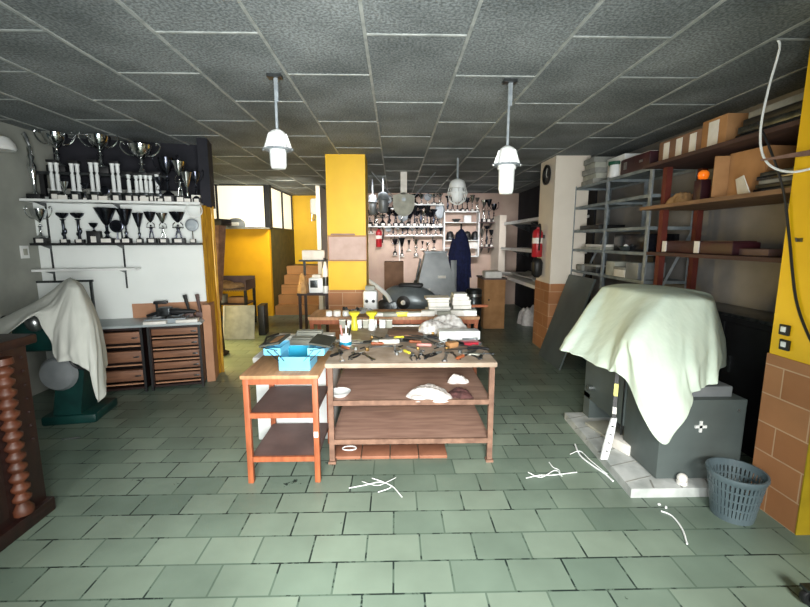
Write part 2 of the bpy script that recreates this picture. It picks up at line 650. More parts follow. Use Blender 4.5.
# pillars
def pillar(name, x0, x1, y0, y1, m, zw, label):
    t = thing(name, label, 'pillar', (x0, y0, 0))
    t['kind'] = 'structure'
    w, d = x1 - x0, y1 - y0
    MB().box((w / 2, d / 2, (zw + CEIL) / 2), (w, d, CEIL - zw)).build('pillar_shaft', m, t, smooth=False)
    MB().box((w / 2, d / 2, zw / 2), (w + 0.012, d + 0.012, zw)).build('wainscot', 'wainscot', t, smooth=False)
    return t


pillar('pillar_center', -0.86, -0.37, 5.43, 5.9, 'yellow', 0.86, 'yellow pillar standing in the middle of the workshop')
pillar('pillar_right', 2.03, 2.47, 5.45, 6.0, 'cream_wall', 0.93, 'cream pillar with brown tiled foot beside the metal shelving')
t = pillar('pillar_near', 2.06, 2.62, 1.92, 2.2, 'yellow', 0.885, 'yellow pillar with brown tiled foot beside the waste basket')
MB().box((0.28, -0.009, 0.4425), (0.574, 0.006, 0.885)).build('front_face', 'mustard', t, smooth=False)  # untiled front face, darker yellow than the shaft

# trophy wall (turned 14.7 degrees)
TW_O = Vector((-3.66, 4.245, 0))
TW_A = math.atan2(0.38, 1.45)
TU = Vector((math.cos(TW_A), math.sin(TW_A), 0))
TN = Vector((math.sin(TW_A), -math.cos(TW_A), 0))     # toward the camera


def tw(s, off=0.0, z=0.0):
    return TW_O + TU * s + TN * off + Vector((0, 0, z))


def twp(px, py, off=0.0):
    """pixel to (s, z) on the trophy wall's plane at an offset"""
    d = ray(px, py)
    o = TW_O + TN * off
    t = TN.dot(o - Vector((0, 0, EYE))) / TN.dot(d)
    p = Vector((0, 0, EYE)) + d * t
    return (p - TW_O).dot(TU), p.z


TW_LEN = 1.645


def twbox(name, s0, s1, o0, o1, z0, z1, m, parent=None, bev=0):
    bb = MB()
    bb.box(((s0 + s1) / 2, -(o0 + o1) / 2, (z0 + z1) / 2), (abs(s1 - s0), abs(o1 - o0), z1 - z0), bev=bev)
    o = bb.build(name, m, parent, smooth=False)
    if parent is None:
        o.location = TW_O
        o.rotation_euler = (0, 0, TW_A)
    return o


Z1, Z2, Z3 = 1.88, 1.47, 1.22
struct(twbox('wall_trophy', 0, TW_LEN, 0, -0.12, 0, Z1 + 0.04, 'wall_white'), 'white wall behind the trophy shelves', 'wall')
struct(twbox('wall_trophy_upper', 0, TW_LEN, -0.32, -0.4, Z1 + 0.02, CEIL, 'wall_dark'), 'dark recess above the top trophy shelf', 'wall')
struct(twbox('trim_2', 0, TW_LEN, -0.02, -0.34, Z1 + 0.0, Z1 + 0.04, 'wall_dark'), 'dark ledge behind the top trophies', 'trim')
struct(twbox('trim_3', 0.9, TW_LEN - 0.01, 0.014, 0, 0, 0.83, 'brown_board'), 'brown board along the foot of the white trophy wall', 'trim')
# end jamb of the trophy wall
t = thing('door_1', 'folded wooden accordion door at the end of the white trophy wall', 'door', tw(TW_LEN + 0.06, 0, 0), TW_A)
t['kind'] = 'structure'
for i in range(2):
    MB().box((0.03 * i - 0.02, -0.05 + 0.11 * i + (0.02 if i % 2 else 0), 0.93), (0.022, 0.15, 1.86), (0, 0, R(24 if i % 2 else -24))).build('door_slat', 'yellow_strip', t, smooth=False)
MB().box((-0.01, 0.1, 2.2), (0.1, 0.3, 0.7)).build('lintel', 'wall_dark', t, smooth=False)
struct(twbox('trim_4', TW_LEN - 0.02, TW_LEN + 0.06, 0.3, 0.0, 0, 0.83, 'brown_board'), 'brown tiled end post beside the drawer cabinets', 'trim')

# ------------------------------------------------------------------ trophies
def trophy(style, loc, h, label, group, rz=0.0, body='silver', base='black', plaque=True, k=1.0, wide=1.0):
    """a prize cup; h is its full height, wide its cup width over 0.42 h"""
    t = thing('trophy', label, 'trophy', loc, rz, group)
    w = 0.21 * h * wide

    def cup(z0, z1, r, handles=True, m=body, flat=False):
        hh = z1 - z0
        prof = [(0.12 * r, 0), (0.3 * r, 0.05 * hh), (0.12 * r, 0.12 * hh), (0.1 * r, 0.3 * hh), (0.45 * r, 0.42 * hh), (0.8 * r, 0.62 * hh), (0.95 * r, 0.85 * hh), (r, hh), (0.93 * r, hh), (0.75 * r, 0.66 * hh), (0.3 * r, 0.5 * hh), (0.0, 0.48 * hh)]
        MB().lathe(prof, 18, (0, 0, z0), cap=False).build('cup', m, t, angle=60)
        if handles:
            for s in (-1, 1):
                pts = [(s * 0.55 * r, 0, z0 + 0.47 * hh), (s * 1.0 * r, 0, z0 + 0.5 * hh), (s * 1.45 * r, 0, z0 + 0.72 * hh), (s * 1.62 * r, 0, z0 + 0.98 * hh), (s * 1.5 * r, 0, z0 + 1.13 * hh), (s * 1.32 * r, 0, z0 + 1.1 * hh), (s * 1.33 * r, 0, z0 + 1.0 * hh)]
                MB().tube(catmull(pts, 4), 0.07 * r, 6).build('handle', m, t)

    if style == 'cup':
        bh = 0.16 * h
        MB().box((0, 0, bh / 2), (1.5 * w, 1.3 * w, bh), bev=0.003).build('base', base, t)
        MB().lathe([(0.75 * w, 0), (0.7 * w, 0.03 * h), (0.3 * w, 0.08 * h), (0.14 * w, 0.15 * h), (0.22 * w, 0.2 * h), (0.12 * w, 0.25 * h), (0.16 * w, 0.36 * h)], 14, (0, 0, bh)).build('stem', body, t, angle=60)
        cup(bh + 0.3 * h, h, w)
    elif style == 'goblet':
        bh = 0.14 * h
        MB().box((0, 0, bh / 2), (1.1 * w, 1.1 * w, bh), bev=0.003).build('base', base, t)
        MB().lathe([(0.5 * w, 0), (0.2 * w, 0.04 * h), (0.13 * w, 0.1 * h), (0.28 * w, 0.16 * h), (0.12 * w, 0.22 * h), (0.14 * w, 0.36 * h)], 14, (0, 0, bh)).build('stem', body, t, angle=60)
        MB().lathe([(0.12 * w, 0), (0.3 * w, 0.06 * h), (0.62 * w, 0.25 * h), (0.95 * w, 0.47 * h), (1.0 * w, 0.5 * h), (0.88 * w, 0.49 * h), (0.5 * w, 0.2 * h), (0, 0.14 * h)], 18, (0, 0, h * 0.5), cap=False).build('cup', body, t, angle=60)
    elif style == 'figure':
        bh = 0.16 * h
        MB().box((0, 0, bh / 2), (1.5 * w, 1.1 * w, bh), bev=0.003).build('base', base, t)
        f = MB()   # a small standing athlete holding the cup above the head
        a = 0.42 * h
        z = bh
        for s in (-1, 1):
            f.tube([(s * 0.32 * w, 0, z), (s * 0.24 * w, 0, z + 0.3 * a), (s * 0.12 * w, 0, z + 0.52 * a)], [0.1 * w, 0.1 * w, 0.14 * w], 7)
            f.tube([(s * 0.2 * w, 0, z + 0.82 * a), (s * 0.62 * w, 0, z + 0.8 * a), (s * 0.55 * w, 0, z + 1.06 * a), (s * 0.3 * w, 0, z + 1.2 * a)], [0.09 * w, 0.08 * w, 0.07 * w, 0.07 * w], 6)
        f.lathe([(0.2 * w, 0), (0.17 * w, 0.12 * a), (0.27 * w, 0.3 * a), (0.16 * w, 0.38 * a)], 9, (0, 0, z + 0.48 * a))
        f.sphere((0, 0, z + 0.96 * a), 0.15 * w, 8)
        f.build('figure', body, t, angle=60)
        MB().lathe([(0.12 * w, 0), (0.5 * w, 0.1 * h), (0.9 * w, 0.3 * h), (0.95 * w, 0.34 * h), (0.8 * w, 0.32 * h), (0, 0.12 * h)], 16, (0, 0, h * 0.66), cap=False).build('cup', body, t, angle=60)
    elif style == 'medal':
        bh = 0.14 * h
        MB().box((0, 0, bh / 2), (1.1 * w, 0.8 * w, bh), bev=0.003).build('base', base, t)
        MB().bar((0, 0, bh), (0, 0, 0.42 * h), 0.12 * w).build('stem', body, t)
        MB().lathe([(0, -0.1 * w), (1.15 * w, -0.1 * w), (1.3 * w, 0), (1.15 * w, 0.1 * w), (0.85 * w, 0.1 * w), (0.8 * w, 0.04 * w), (0, 0.04 * w)], 22, (0, 0, 0.4 * h + 1.3 * w), (PI / 2, 0, 0)).build('medal_disc', 'galvanised' if body == 'silver' else body, t)
    elif style == 'column':
        bh = 0.12 * h
        MB().box((0, 0, bh / 2), (1.4 * w, 1.0 * w, bh), bev=0.003).build('base', base, t)
        f = MB().lathe([(0.34 * w, 0), (0.26 * w, 0.05 * h), (0.22 * w, 0.4 * h), (0.26 * w, 0.62 * h), (0.5 * w, 0.68 * h)], 10, (0, 0, bh))
        f.sphere((0.1 * w, 0, 0.4 * h), (0.4 * w, 0.25 * w, 0.12 * h), 8).sphere((-0.12 * w, 0, 0.3 * h), (0.35 * w, 0.25 * w, 0.08 * h), 8)
        f.build('column', body, t, angle=50)
        MB().lathe([(0.4 * w, 0), (0.95 * w, 0.1 * h), (1.05 * w, 0.17 * h), (0.9 * w, 0.16 * h), (0, 0.04 * h)], 12, (0, 0, 0.83 * h), cap=False).build('cup', body, t)
    elif style == 'block':
        MB().box((0, 0, 0.3 * h), (2.2 * w, 1.2 * w, 0.6 * h), bev=0.004).build('base', base, t)
        MB().lathe([(0.4 * w, 0), (0.12 * w, 0.06 * h), (0.12 * w, 0.16 * h), (0.5 * w, 0.24 * h), (0.75 * w, 0.4 * h), (0.6 * w, 0.38 * h), (0, 0.2 * h)], 14, (0, 0, 0.6 * h), cap=False).build('cup', body, t)
    elif style == 'pillars':     # base, bright columns, platform; k = share of the height up to the platform
        zt = k * h
        n = 2 if wide > 1.3 or k < 1 else 1
        bh = 0.1
        w = 0.065
        MB().box((0, 0, bh * 0.3), (1.5 * w, 0.1, bh * 0.6), bev=0.004).build('base', base, t)
        MB().box((0, 0, bh * 0.6 + 0.012), (1.2 * w, 0.085, 0.024), bev=0.003).build('base_step', 'steel_dark', t)
        for s in ((-0.5, 0.5) if n == 2 else (0,)):
            c = MB()
            x = s * 0.046
            c.lathe([(0.021, 0), (0.021, 0.012), (0.017, 0.018), (0.017, 0.44 * zt), (0.011, 0.45 * zt), (0.011, 0.5 * zt), (0.017, 0.51 * zt), (0.017, zt - bh - 0.02), (0.021, zt - bh - 0.01), (0.021, zt - bh)], 12, (x, 0, 0.084))
            c.build('column', 'white_plastic' if body == 'silver' else body, t)
        MB().box((0, 0, zt - 0.004), (1.35 * w, 0.08, 0.024), bev=0.004).build('platform', base, t)
        if h - zt > 0.06:
            hh = h - zt
            MB().lathe([(0.04, 0), (0.035, 0.06 * hh), (0.012, 0.2 * hh), (0.014, 0.42 * hh)], 12, (0, 0, zt + 0.008)).build('stem', body, t)
            cup(zt + 0.3 * hh, h, 0.075 * wide * 1.15, True)
    if plaque:
        ph = {'pillars': 0.045, 'block': 0.3 * h}.get(style, 0.11 * h)
        pd = {'pillars': 0.052, 'block': 0.61 * w, 'figure': 0.56 * w, 'cup': 0.66 * w, 'medal': 0.41 * w, 'column': 0.51 * w}.get(style, 0.56 * w)
        pw = {'pillars': 0.7 * w}.get(style, 0.85 * w)
        MB().box((0, -pd, ph * 0.55 + 0.004), (pw, 0.005, ph)).build('plaque', 'white_card', t, smooth=False)
    return t


# shelves of the trophy wall
def wall_shelf(z, depth, s0, s1, m, label, th=0.022, brackets=(0.24, 0.87)):
    t = thing('wall_shelf', label, 'shelf', tw(0, 0, z), TW_A)
    twbox('board', s0, s1, 0.012, depth, -th, 0, m, t)
    for s in brackets:
        bb = MB()
        bb.hexa([(s - 0.012, -0.012, -th), (s + 0.012, -0.012, -th), (s + 0.012, -depth * 0.85, -th), (s - 0.012, -depth * 0.85, -th),
                 (s - 0.012, -0.012, -th - 0.0), (s + 0.012, -0.012, -th - 0.0), (s + 0.012, -depth * 0.85, -th), (s - 0.012, -depth * 0.85, -th)]) if False else bb.prism([(-0.012, -th), (-depth * 0.85, -th), (-0.012, -th - 0.035)], 0.01, Matrix(((0, 0, 1, 0), (1, 0, 0, 0), (0, 1, 0, 0), (0, 0, 0, 1))), (s - 0.008, 0, 0))
        bb.build('bracket', 'steel_dark', t, smooth=False)
    return t


wall_shelf(Z1, 0.24, 0.145, TW_LEN + 0.02, 'white_paint', 'white top trophy shelf holding the tall column trophies')
wall_shelf(Z2, 0.2, 0.16, TW_LEN + 0.0, 'black', 'dark lower trophy shelf holding cups and figures')
wall_shelf(Z3, 0.2, 0.145, 1.02, 'white_paint', 'empty white shelf under the two trophy shelves')
for s, lab in ((0.24, 'black slotted shelf rail above the draped green machine'), (0.87, 'black slotted shelf rail above the drawer counter')):
    o = twbox('shelf_rail', s - 0.007, s + 0.007, 0.0, 0.012, 1.0, Z1 - 0.02, 'steel_dark')
    tag(o, lab, 'shelf rail', 'shelf rails on the white wall')

GT = 'trophies on the top shelf of the white wall'
OFF = 0.13


def top_at(px, off=OFF):
    s, _ = twp(px, 200, off)
    return tw(s, off, Z1)


def zof(px, py, off=OFF):
    return twp(px, py, off)[1]


for px, ytop, lab, wd in ((57.5, 161, 'tall pair of bright columns at the wall end of the top shelf', 1.6), (78, 162, 'tall pair of bright columns, second from the wall end of the top shelf', 1.6), (97, 161, 'tall pair of bright columns, third from the wall end of the top shelf', 1.6), (118, 162, 'tall pair of bright columns, fourth from the wall end of the top shelf', 1.6),
                         (130.5, 173, 'short single column trophy just beside the fourth tall pair', 1.0), (138, 174, 'short single column trophy under the near handle of the broad cup', 1.0), (152, 174, 'short single column trophy under the far handle of the broad cup', 1.0), (158.5, 173, 'short single column trophy beside the dark bulging cup', 1.0)):
    trophy('pillars', top_at(px), zof(px - 6 if ytop < 170 else px - 2, ytop) - Z1, lab, GT, TW_A, k=1.0, wide=wd)
trophy('pillars', top_at(145, 0.17), zof(142, 146) - Z1, 'column trophy with broad two-handled cup between the short columns', GT, TW_A, k=0.5, wide=1.25)
RZ2 = Z1 + 0.04 + 0.2425
for px, yb, yt, lab in ((58, 161, 128, 'large silver two-handled cup raised behind the first tall columns'), (101, 161, 133, 'large silver two-handled cup raised behind the third tall columns')):
    s_, _ = twp(px, yb, -0.055)
    trophy('cup', tw(s_, -0.055, RZ2), min(CEIL - 0.02, twp(px, yt, -0.055)[1]) - RZ2, lab, GT, TW_A, wide=1.35, plaque=False)
trophy('cup', top_at(169), zof(168, 158) - Z1, 'dark bulging two-handled cup with pointed lid on the top shelf', GT, TW_A, body='silver_tarnished', wide=0.8)
trophy('figure', top_at(181, 0.16), zof(178, 162) - Z1, 'silver figure trophy with white heart between the two dark cups', GT, TW_A, wide=0.8)
trophy('cup', top_at(197), zof(197, 172) - Z1, 'dark two-handled cup at the door end of the top shelf', GT, TW_A, body='silver_tarnished', wide=0.75)
hb = MB()
hp = []
for i in range(28):
    a = 2 * PI * i / 28
    hp.append((0.0035 * 16 * math.sin(a) ** 3, 0.0035 * (13 * math.cos(a) - 5 * math.cos(2 * a) - 2 * math.cos(3 * a) - math.cos(4 * a))))
# tall baluster trophy at the wall end
t = thing('trophy', 'slender silver baluster trophy leaning figure at the grey wall', 'trophy', top_at(36), TW_A, GT)
hh = zof(34, 135) - Z1
MB().box((0, 0, 0.025), (0.11, 0.09, 0.05), bev=0.004).build('base', 'black', t)
MB().lathe([(0.03, 0), (0.012, 0.03), (0.016, 0.1), (0.03, 0.2), (0.035, 0.26), (0.015, 0.3), (0.028, 0.34), (0.014, 0.37), (0.022, 0.42), (0.008, 0.45)], 14, (0, 0, 0.05)).build('stem', 'silver', t, angle=60)
MB().tube([(0, 0, 0.49), (-0.012, 0, 0.54), (-0.03, 0, 0.6), (-0.05, 0, hh)], [0.012, 0.02, 0.016, 0.006], 8).build('figure', 'silver', t)
for px, style, hgt, lab, bod in ((86, 'figure', 0.16, 'small dark figure trophy between the first and second pairs of tall columns', 'silver_tarnished'), (106, 'medal', 0.15, 'small dark medal trophy between tall column trophies', 'silver_tarnished'), (66, 'goblet', 0.17, 'small goblet trophy standing between the end column trophies', 'silver'), (188, 'goblet', 0.3, 'slim silver goblet just before the last dark cup on the top shelf', 'silver'), (161, 'figure', 0.24, 'silver figure trophy behind the short columns next to the dark bulging cup', 'silver_tarnished')):
    trophy(style, top_at(px, 0.16), hgt, lab, GT, TW_A, body=bod, wide=1.0)
for px, lab in ((64, 'white card tag standing at the foot of the first tall columns'), (104, 'white card tag at the foot of the middle cup trophy'), (145, 'white card tag at the foot of the broad cup trophy'), (203, 'white box at the door end of the top trophy shelf')):
    s, _ = twp(px, 200, 0.2)
    o = MB().box((0, 0, 0.02), (0.075, 0.01, 0.04)).build('card_tag' if px < 200 else 'small_box', 'white_card', smooth=False) if px < 200 else MB().box((0, 0, 0.04), (0.08, 0.06, 0.08)).build('small_box', 'white_card', smooth=False)
    o.location = tw(min(s, TW_LEN - 0.03), 0.22 if px < 200 else 0.12, Z1)
    o.rotation_euler = (0, 0, TW_A)
    tag(o, lab, 'tag' if px < 200 else 'box')

GL = 'trophies on the lower shelf of the white wall'


def low(px, py_top, style, lab, body='silver_tarnished', wide=1.0, base='black', off=0.11):
    s, _ = twp(px, 240, off)
    h = twp(px, py_top, off)[1] - Z2
    return trophy(style, tw(min(s, TW_LEN - 0.05), off, Z2), h, lab, GL, TW_A, body=body, wide=wide, base=base)


low(42, 209, 'cup', 'large silver two-handled bowl trophy at the wall end of the lower shelf', 'silver', 1.0)
low(65, 213, 'column', 'dark twisted column trophy beside the large silver bowl', 'silver_tarnished', 0.85)
low(80, 213, 'column', 'dark straight column trophy beside the small boxed cup', 'silver_tarnished', 0.9)
low(95, 223, 'block', 'small cup on a dark block with a wide pale label', 'silver_tarnished', 1.3)
low(108, 208, 'goblet', 'large dark wide goblet at the middle of the lower shelf', 'silver_tarnished', 1.35)
low(118, 217, 'medal', 'dark round medal trophy between the two dark goblets', 'silver_tarnished', 0.9)
low(127, 209, 'goblet', 'tall dark conical goblet with a large white label', 'silver_tarnished', 1.0)
low(140, 213, 'goblet', 'slim dark goblet with fluted cup on the lower shelf', 'silver_tarnished', 0.8)
low(152, 212, 'figure', 'trophy of a figure with raised arms under a winged cup', 'silver_tarnished', 0.9)
low(164, 213, 'figure', 'silver figure trophy with round bowl overhead', 'silver', 0.9)
low(179, 212, 'figure', 'broad figure trophy with a wide dark bowl overhead', 'silver_tarnished', 1.2)
low(193, 214, 'medal', 'silver trophy with round emblem behind the white hanging ring', 'silver', 0.8)
# white ring hanging from the top shelf
s, z = twp(194, 210, 0.25)
pts = [(0.075 * math.cos(2 * PI * k / 32), 0, 0.075 * math.sin(2 * PI * k / 32)) for k in range(32)]
o = MB().tube(pts, 0.006, 6, True).build('hanging_ring', 'white_paint', loc=tw(s, 0.25, Z1 - 0.078), rot=(0, 0, TW_A))
tag(o, 'thin white ring hanging before the last trophy of the lower shelf', 'ring')
# pale tube behind the top trophies
o = MB().bar((0, 0, 0), (1.0, 0, 0), 0.055, 16).build('rolled_canvas', 'canvas', loc=tw(0.42, -0.21, Z1 + 0.04 + 0.0555), rot=(0, 0, TW_A))
tag(o, 'long pale rolled tube lying behind the tall column trophies', 'roll')
t = thing('rear_rack', 'dark rack carrying the pale rolled tube behind the trophies', 'rack', tw(0.12, -0.055, Z1 + 0.0405), TW_A)
for s in (0.1, 1.05):
    MB().box((s, 0, 0.115), (0.04, 0.06, 0.23)).build('post', 'black', t, smooth=False)
MB().box((0.58, 0, 0.23), (1.25, 0.09, 0.025)).build('board', 'steel_dark', t, smooth=False)
MB().box((0.58, 0.0, 0.06), (0.9, 0.02, 0.05)).build('stretcher', 'grey_paper', t, smooth=False)

# grey wall fittings
p = atx(24, 252, XL)
t = thing('light_switch', 'small white switch on the grey side wall', 'switch', (XL, p.y, p.z))
MB().box((0.006, 0, 0), (0.012, 0.09, 0.12), bev=0.003).build('plate', 'white_paint', t)
MB().box((0.014, 0, 0), (0.008, 0.04, 0.06)).build('rocker', 'grey_card', t, smooth=False)
p = atx(-16, 150, XL)
t = thing('wall_lamp', 'white dome lamp mounted high on the grey side wall', 'lamp', (XL, p.y, p.z))
MB().box((0.03, 0, 0.1), (0.06, 0.12, 0.1), bev=0.01).build('bracket', 'galvanised', t)
MB().lathe([(0.03, 0.1), (0.07, 0.085), (0.1, 0.04), (0.11, 0.0), (0.1, -0.02)], 20, (0.14, 0, 0.02)).build('lamp_shade', 'white_paint', t)

# ------------------------------------------------------------------ drawer cabinets and counter
CZ = 0.68


def drawer_cabinet(s0, s1, n, label, mid_post=False):
    t = thing('drawer_cabinet', label, 'cabinet', tw(s0, 0, 0), TW_A)
    w = s1 - s0
    f0, f1 = 0.02, 0.44
    z0, z1 = 0.03, CZ - 0.03
    bb = MB()
    for x in (0.014, w - 0.014):
        bb.box((x, -(f0 + f1) / 2, (z0 + z1) / 2), (0.028, f1 - f0, z1 - z0))
    bb.box((w / 2, -f0 - 0.01, (z0 + z1) / 2), (w, 0.02, z1 - z0))
    bb.box((w / 2, -(f0 + f1) / 2, z0 + 0.01), (w, f1 - f0, 0.02)).box((w / 2, -(f0 + f1) / 2, z1 - 0.01), (w, f1 - f0, 0.02))
    bb.build('carcass', 'dark_wood', t, smooth=False)
    fh = (z1 - z0 - 0.04) / n
    for i in range(n):
        zc = z0 + 0.02 + fh * (i + 0.5)
        d = MB().box((w / 2, -f1 + 0.05, zc + 0.018), (w - 0.06, 0.06, fh * 0.56), bev=0.004).build('drawer', 'drawer_wood', t)
        MB().box((w / 2, -f1 + 0.035, zc - fh * 0.36), (w - 0.062, 0.02, 0.012)).build('rail', 'brown_board', t, smooth=False)
        kn = MB().box((w * 0.86, -f1 + 0.012, zc + 0.015), (0.05, 0.018, 0.012), bev=0.003).build('drawer_handle', 'steel_dark', None)
        kn.parent = d
    if True:
        for x in (0.01, w - 0.01):
            MB().box((x, -f1 + 0.0, (z1) / 2), (0.02, 0.03, z1)).build('post', 'black', t, smooth=False)
    return t


drawer_cabinet(0.55, 1.1, 3, 'brown drawer cabinet half hidden by the draped green machine')
drawer_cabinet(1.14, 1.62, 5, 'brown drawer cabinet at the door end, under the grey tool tray')
o = MB().box((1.05, -0.24, CZ - 0.012), (1.18, 0.46, 0.024), bev=0.004).build('counter', 'grey_card', loc=TW_O, rot=(0, 0, TW_A))
M['counter_grey'] = mat('counter_grey', '#aab2b4', '#99a2a5', 0.4, scale=4)
o.data.materials[0] = M['counter_grey']
tag(o, 'grey laminate worktop across the two drawer cabinets', 'worktop')


def ctr(px, py, off, zz=CZ):
    d = ray(px, py)
    return None


def cpt(s, off, z=CZ):
    return tw(s + 0.08, off, z)


# tool tray with drilling tools
t = thing('tool_tray', 'open metal tray of drill fittings on the grey worktop', 'tray', cpt(1.22, 0.25), TW_A)
MB().box((0, 0, 0.008), (0.36, 0.3, 0.012)).build('tray_bottom', 'steel_dark', t, smooth=False)
bb = MB()
for x in (-0.18, 0.18):
    bb.box((x, 0, 0.02), (0.008, 0.3, 0.04))
for y in (-0.15, 0.15):
    bb.box((0, y, 0.02), (0.36, 0.008, 0.04))
bb.build('tray_rim', 'galvanised', t, smooth=False)
for i, (x, y, a) in enumerate(((-0.11, 0.02, 20), (-0.04, -0.05, 75), (0.02, 0.04, -15), (0.09, -0.06, 40), (0.12, 0.06, 85))):
    o = MB().bar((-0.05, 0, 0), (0.03, 0, 0), 0.012, 10).bar((0.03, 0, 0), (0.075, 0, 0), 0.005, 8).build('drill_fitting', 'steel', loc=cpt(1.22 + x, 0.25 - y, CZ + 0.026), rot=(0, 0, TW_A + R(a)))
    tag(o, 'steel drill fitting lying in the metal tray, %s along the tray' % ORD[i], 'drill fitting', 'drill fittings in the tray')
# power drill on the tray rim
t = thing('power_drill', 'dark drilling tool with square head lying across the metal tray', 'drill', cpt(1.25, 0.27, CZ + 0.075), TW_A + R(-8))
MB().box((-0.06, 0, 0.02), (0.12, 0.1, 0.09), bev=0.012).build('motor_housing', 'steel_dark', t)
MB().lathe([(0.035, 0), (0.04, 0.05), (0.028, 0.1), (0.022, 0.2), (0.012, 0.24)], 14, (0, 0, 0.015), (0, PI / 2, 0)).build('barrel', 'black', t)
MB().bar((-0.12, 0, 0.01), (-0.24, 0, -0.025), 0.018, 10, 0.014).build('handle', 'black', t)
for s in (-1, 1):
    MB().bar((-0.05, 0, -0.02), (-0.05 + 0.02, s * 0.08, -0.048), 0.008, 8).build('foot', 'steel_dark', t)
for k, (s, off, w, d, lab) in enumerate(((1.14, 0.43, 0.2, 0.09, 'white folded paper at the worktop edge before the tool tray'), (1.42, 0.38, 0.2, 0.14, 'white paper bundle on the worktop below the upright brush'))):
    o = MB().box((0, 0, 0.014), (w, d, 0.028), bev=0.003).build('paper_bundle', 'white_card', loc=cpt(s, off), rot=(0, 0, TW_A))
    tag(o, lab, 'paper')
for k, (s, off, lean, lab, m) in enumerate(((1.4, 0.18, -10, 'dark upright brush handle behind the white paper bundle', 'black'), (1.5, 0.16, -6, 'brown upright brush handle at the end of the worktop', 'dark_board'))):
    t = thing('brush', lab, 'brush', cpt(s, off), TW_A)
    MB().box((0, 0, 0.03), (0.08, 0.06, 0.06), bev=0.006).build('bristles', 'dark_board', t)
    MB().bar((0, 0, 0.06), (math.sin(R(lean)) * 0.2, 0, 0.25), 0.012, 8, 0.02).build('handle', m, t)
o = MB().box((0, 0, 0.02), (0.1, 0.05, 0.04), bev=0.005).build('tape_box', 'black', loc=cpt(1.06, 0.1, CZ + 0.16), rot=(0, 0, TW_A))
bb = MB().box((0, 0, 0.085), (0.02, 0.02, 0.15)).box((0, 0, 0.006), (0.09, 0.08, 0.012)).box((0.04, 0, 0.17), (0.13, 0.05, 0.03), bev=0.004)
bpy.data.objects.remove(o)
o = bb.build('vise_stand', 'black', loc=cpt(1.08, 0.12), rot=(0, 0, TW_A))
tag(o, 'small black clamp stand at the back of the grey worktop', 'clamp')
for i, (s, off, a) in enumerate(((1.36, 0.26, 35), (1.42, 0.24, 70), (1.48, 0.28, 120))):
    o = MB().bar((-0.07, 0, 0), (0.02, 0, 0), 0.012, 8).bar((0.02, 0, 0), (0.1, 0, 0), 0.005, 8).build('screwdriver', 'dark_board', loc=cpt(s, off, CZ + 0.014), rot=(0, 0, TW_A + R(a)))
    tag(o, 'dark screwdriver on the worktop before the brushes, %s from the tray' % ORD[i], 'screwdriver', 'screwdrivers on the worktop')

# ------------------------------------------------------------------ green machine, its sheet and the pale board behind
t = thing('machine_tool', 'dark green upright machine tool under the draped off-white sheet', 'machine', (-2.78, 3.45, 0), R(10))
MB().box((0.08, 0.05, 0.04), (0.4, 0.4, 0.08), bev=0.02).build('base', 'green_machine', t)
MB().hexa([(-0.04, -0.12, 0.08), (0.16, -0.12, 0.08), (0.16, 0.2, 0.08), (-0.04, 0.2, 0.08), (0.04, -0.1, 0.62), (0.24, -0.1, 0.62), (0.24, 0.2, 0.62), (0.04, 0.2, 0.62)]).build('column', 'green_machine', t)
MB().box((-0.02, 0.05, 0.74), (0.5, 0.34, 0.26), bev=0.05).build('head', 'green_machine', t)
MB().box((0.06, 0.1, 0.98), (0.16, 0.2, 0.26), bev=0.03).build('motor', 'green_machine', t)
MB().lathe([(0.0, 0), (0.13, 0), (0.14, 0.02), (0.12, 0.05), (0, 0.06)], 22, (0.06, -0.14, 0.44), (PI / 2, 0, 0)).build('guard_disc', 'machine_mid', t)
w = MB()
w.tube([(0.1 * math.cos(a * PI / 10), 0, 0.1 * math.sin(a * PI / 10)) for a in range(20)], 0.01, 6, True)
for a in (0, 120, 240):
    w.bar((0, 0, 0), (0.1 * math.cos(R(a)), 0, 0.1 * math.sin(R(a))), 0.006)
w.build('handwheel', 'black', t, loc=(0.27, -0.2, 0.58))
for k, (x, z, a) in enumerate(((-0.2, 0.84, 30), (-0.1, 0.88, 80), (-0.24, 0.72, 10))):
    lv = MB().bar((0, 0, 0), (0.1 * math.cos(R(a + 90)), -0.05, 0.1 * math.sin(R(a + 90)) * 0.8), 0.009)
    lv.sphere((0.1 * math.cos(R(a + 90)), -0.05, 0.08 * math.sin(R(a + 90))), 0.02, 8)
    lv.build('lever', 'black', t, loc=(x, -0.12, z))
MB().sphere((-0.06, -0.16, 0.86), (0.06, 0.06, 0.07), 12).build('gauge', 'steel', t)
MB().box((0.3, -0.1, 0.5), (0.1, 0.1, 0.06), bev=0.01).build('clamp', 'black', t)

t = thing('wall_board', 'pale framed board standing behind the draped green machine', 'board', tw(0.3, 0.06, 0), TW_A)
MB().box((0, 0, 0.54), (0.54, 0.02, 1.08)).build('panel', 'wall_white', t, smooth=False)
bb = MB()
for x in (-0.27, 0.27):
    bb.box((x, -0.004, 0.55), (0.02, 0.03, 1.1))
bb.box((0, -0.004, 1.09), (0.58, 0.03, 0.02))
bb.build('frame', 'steel_dark', t, smooth=False)


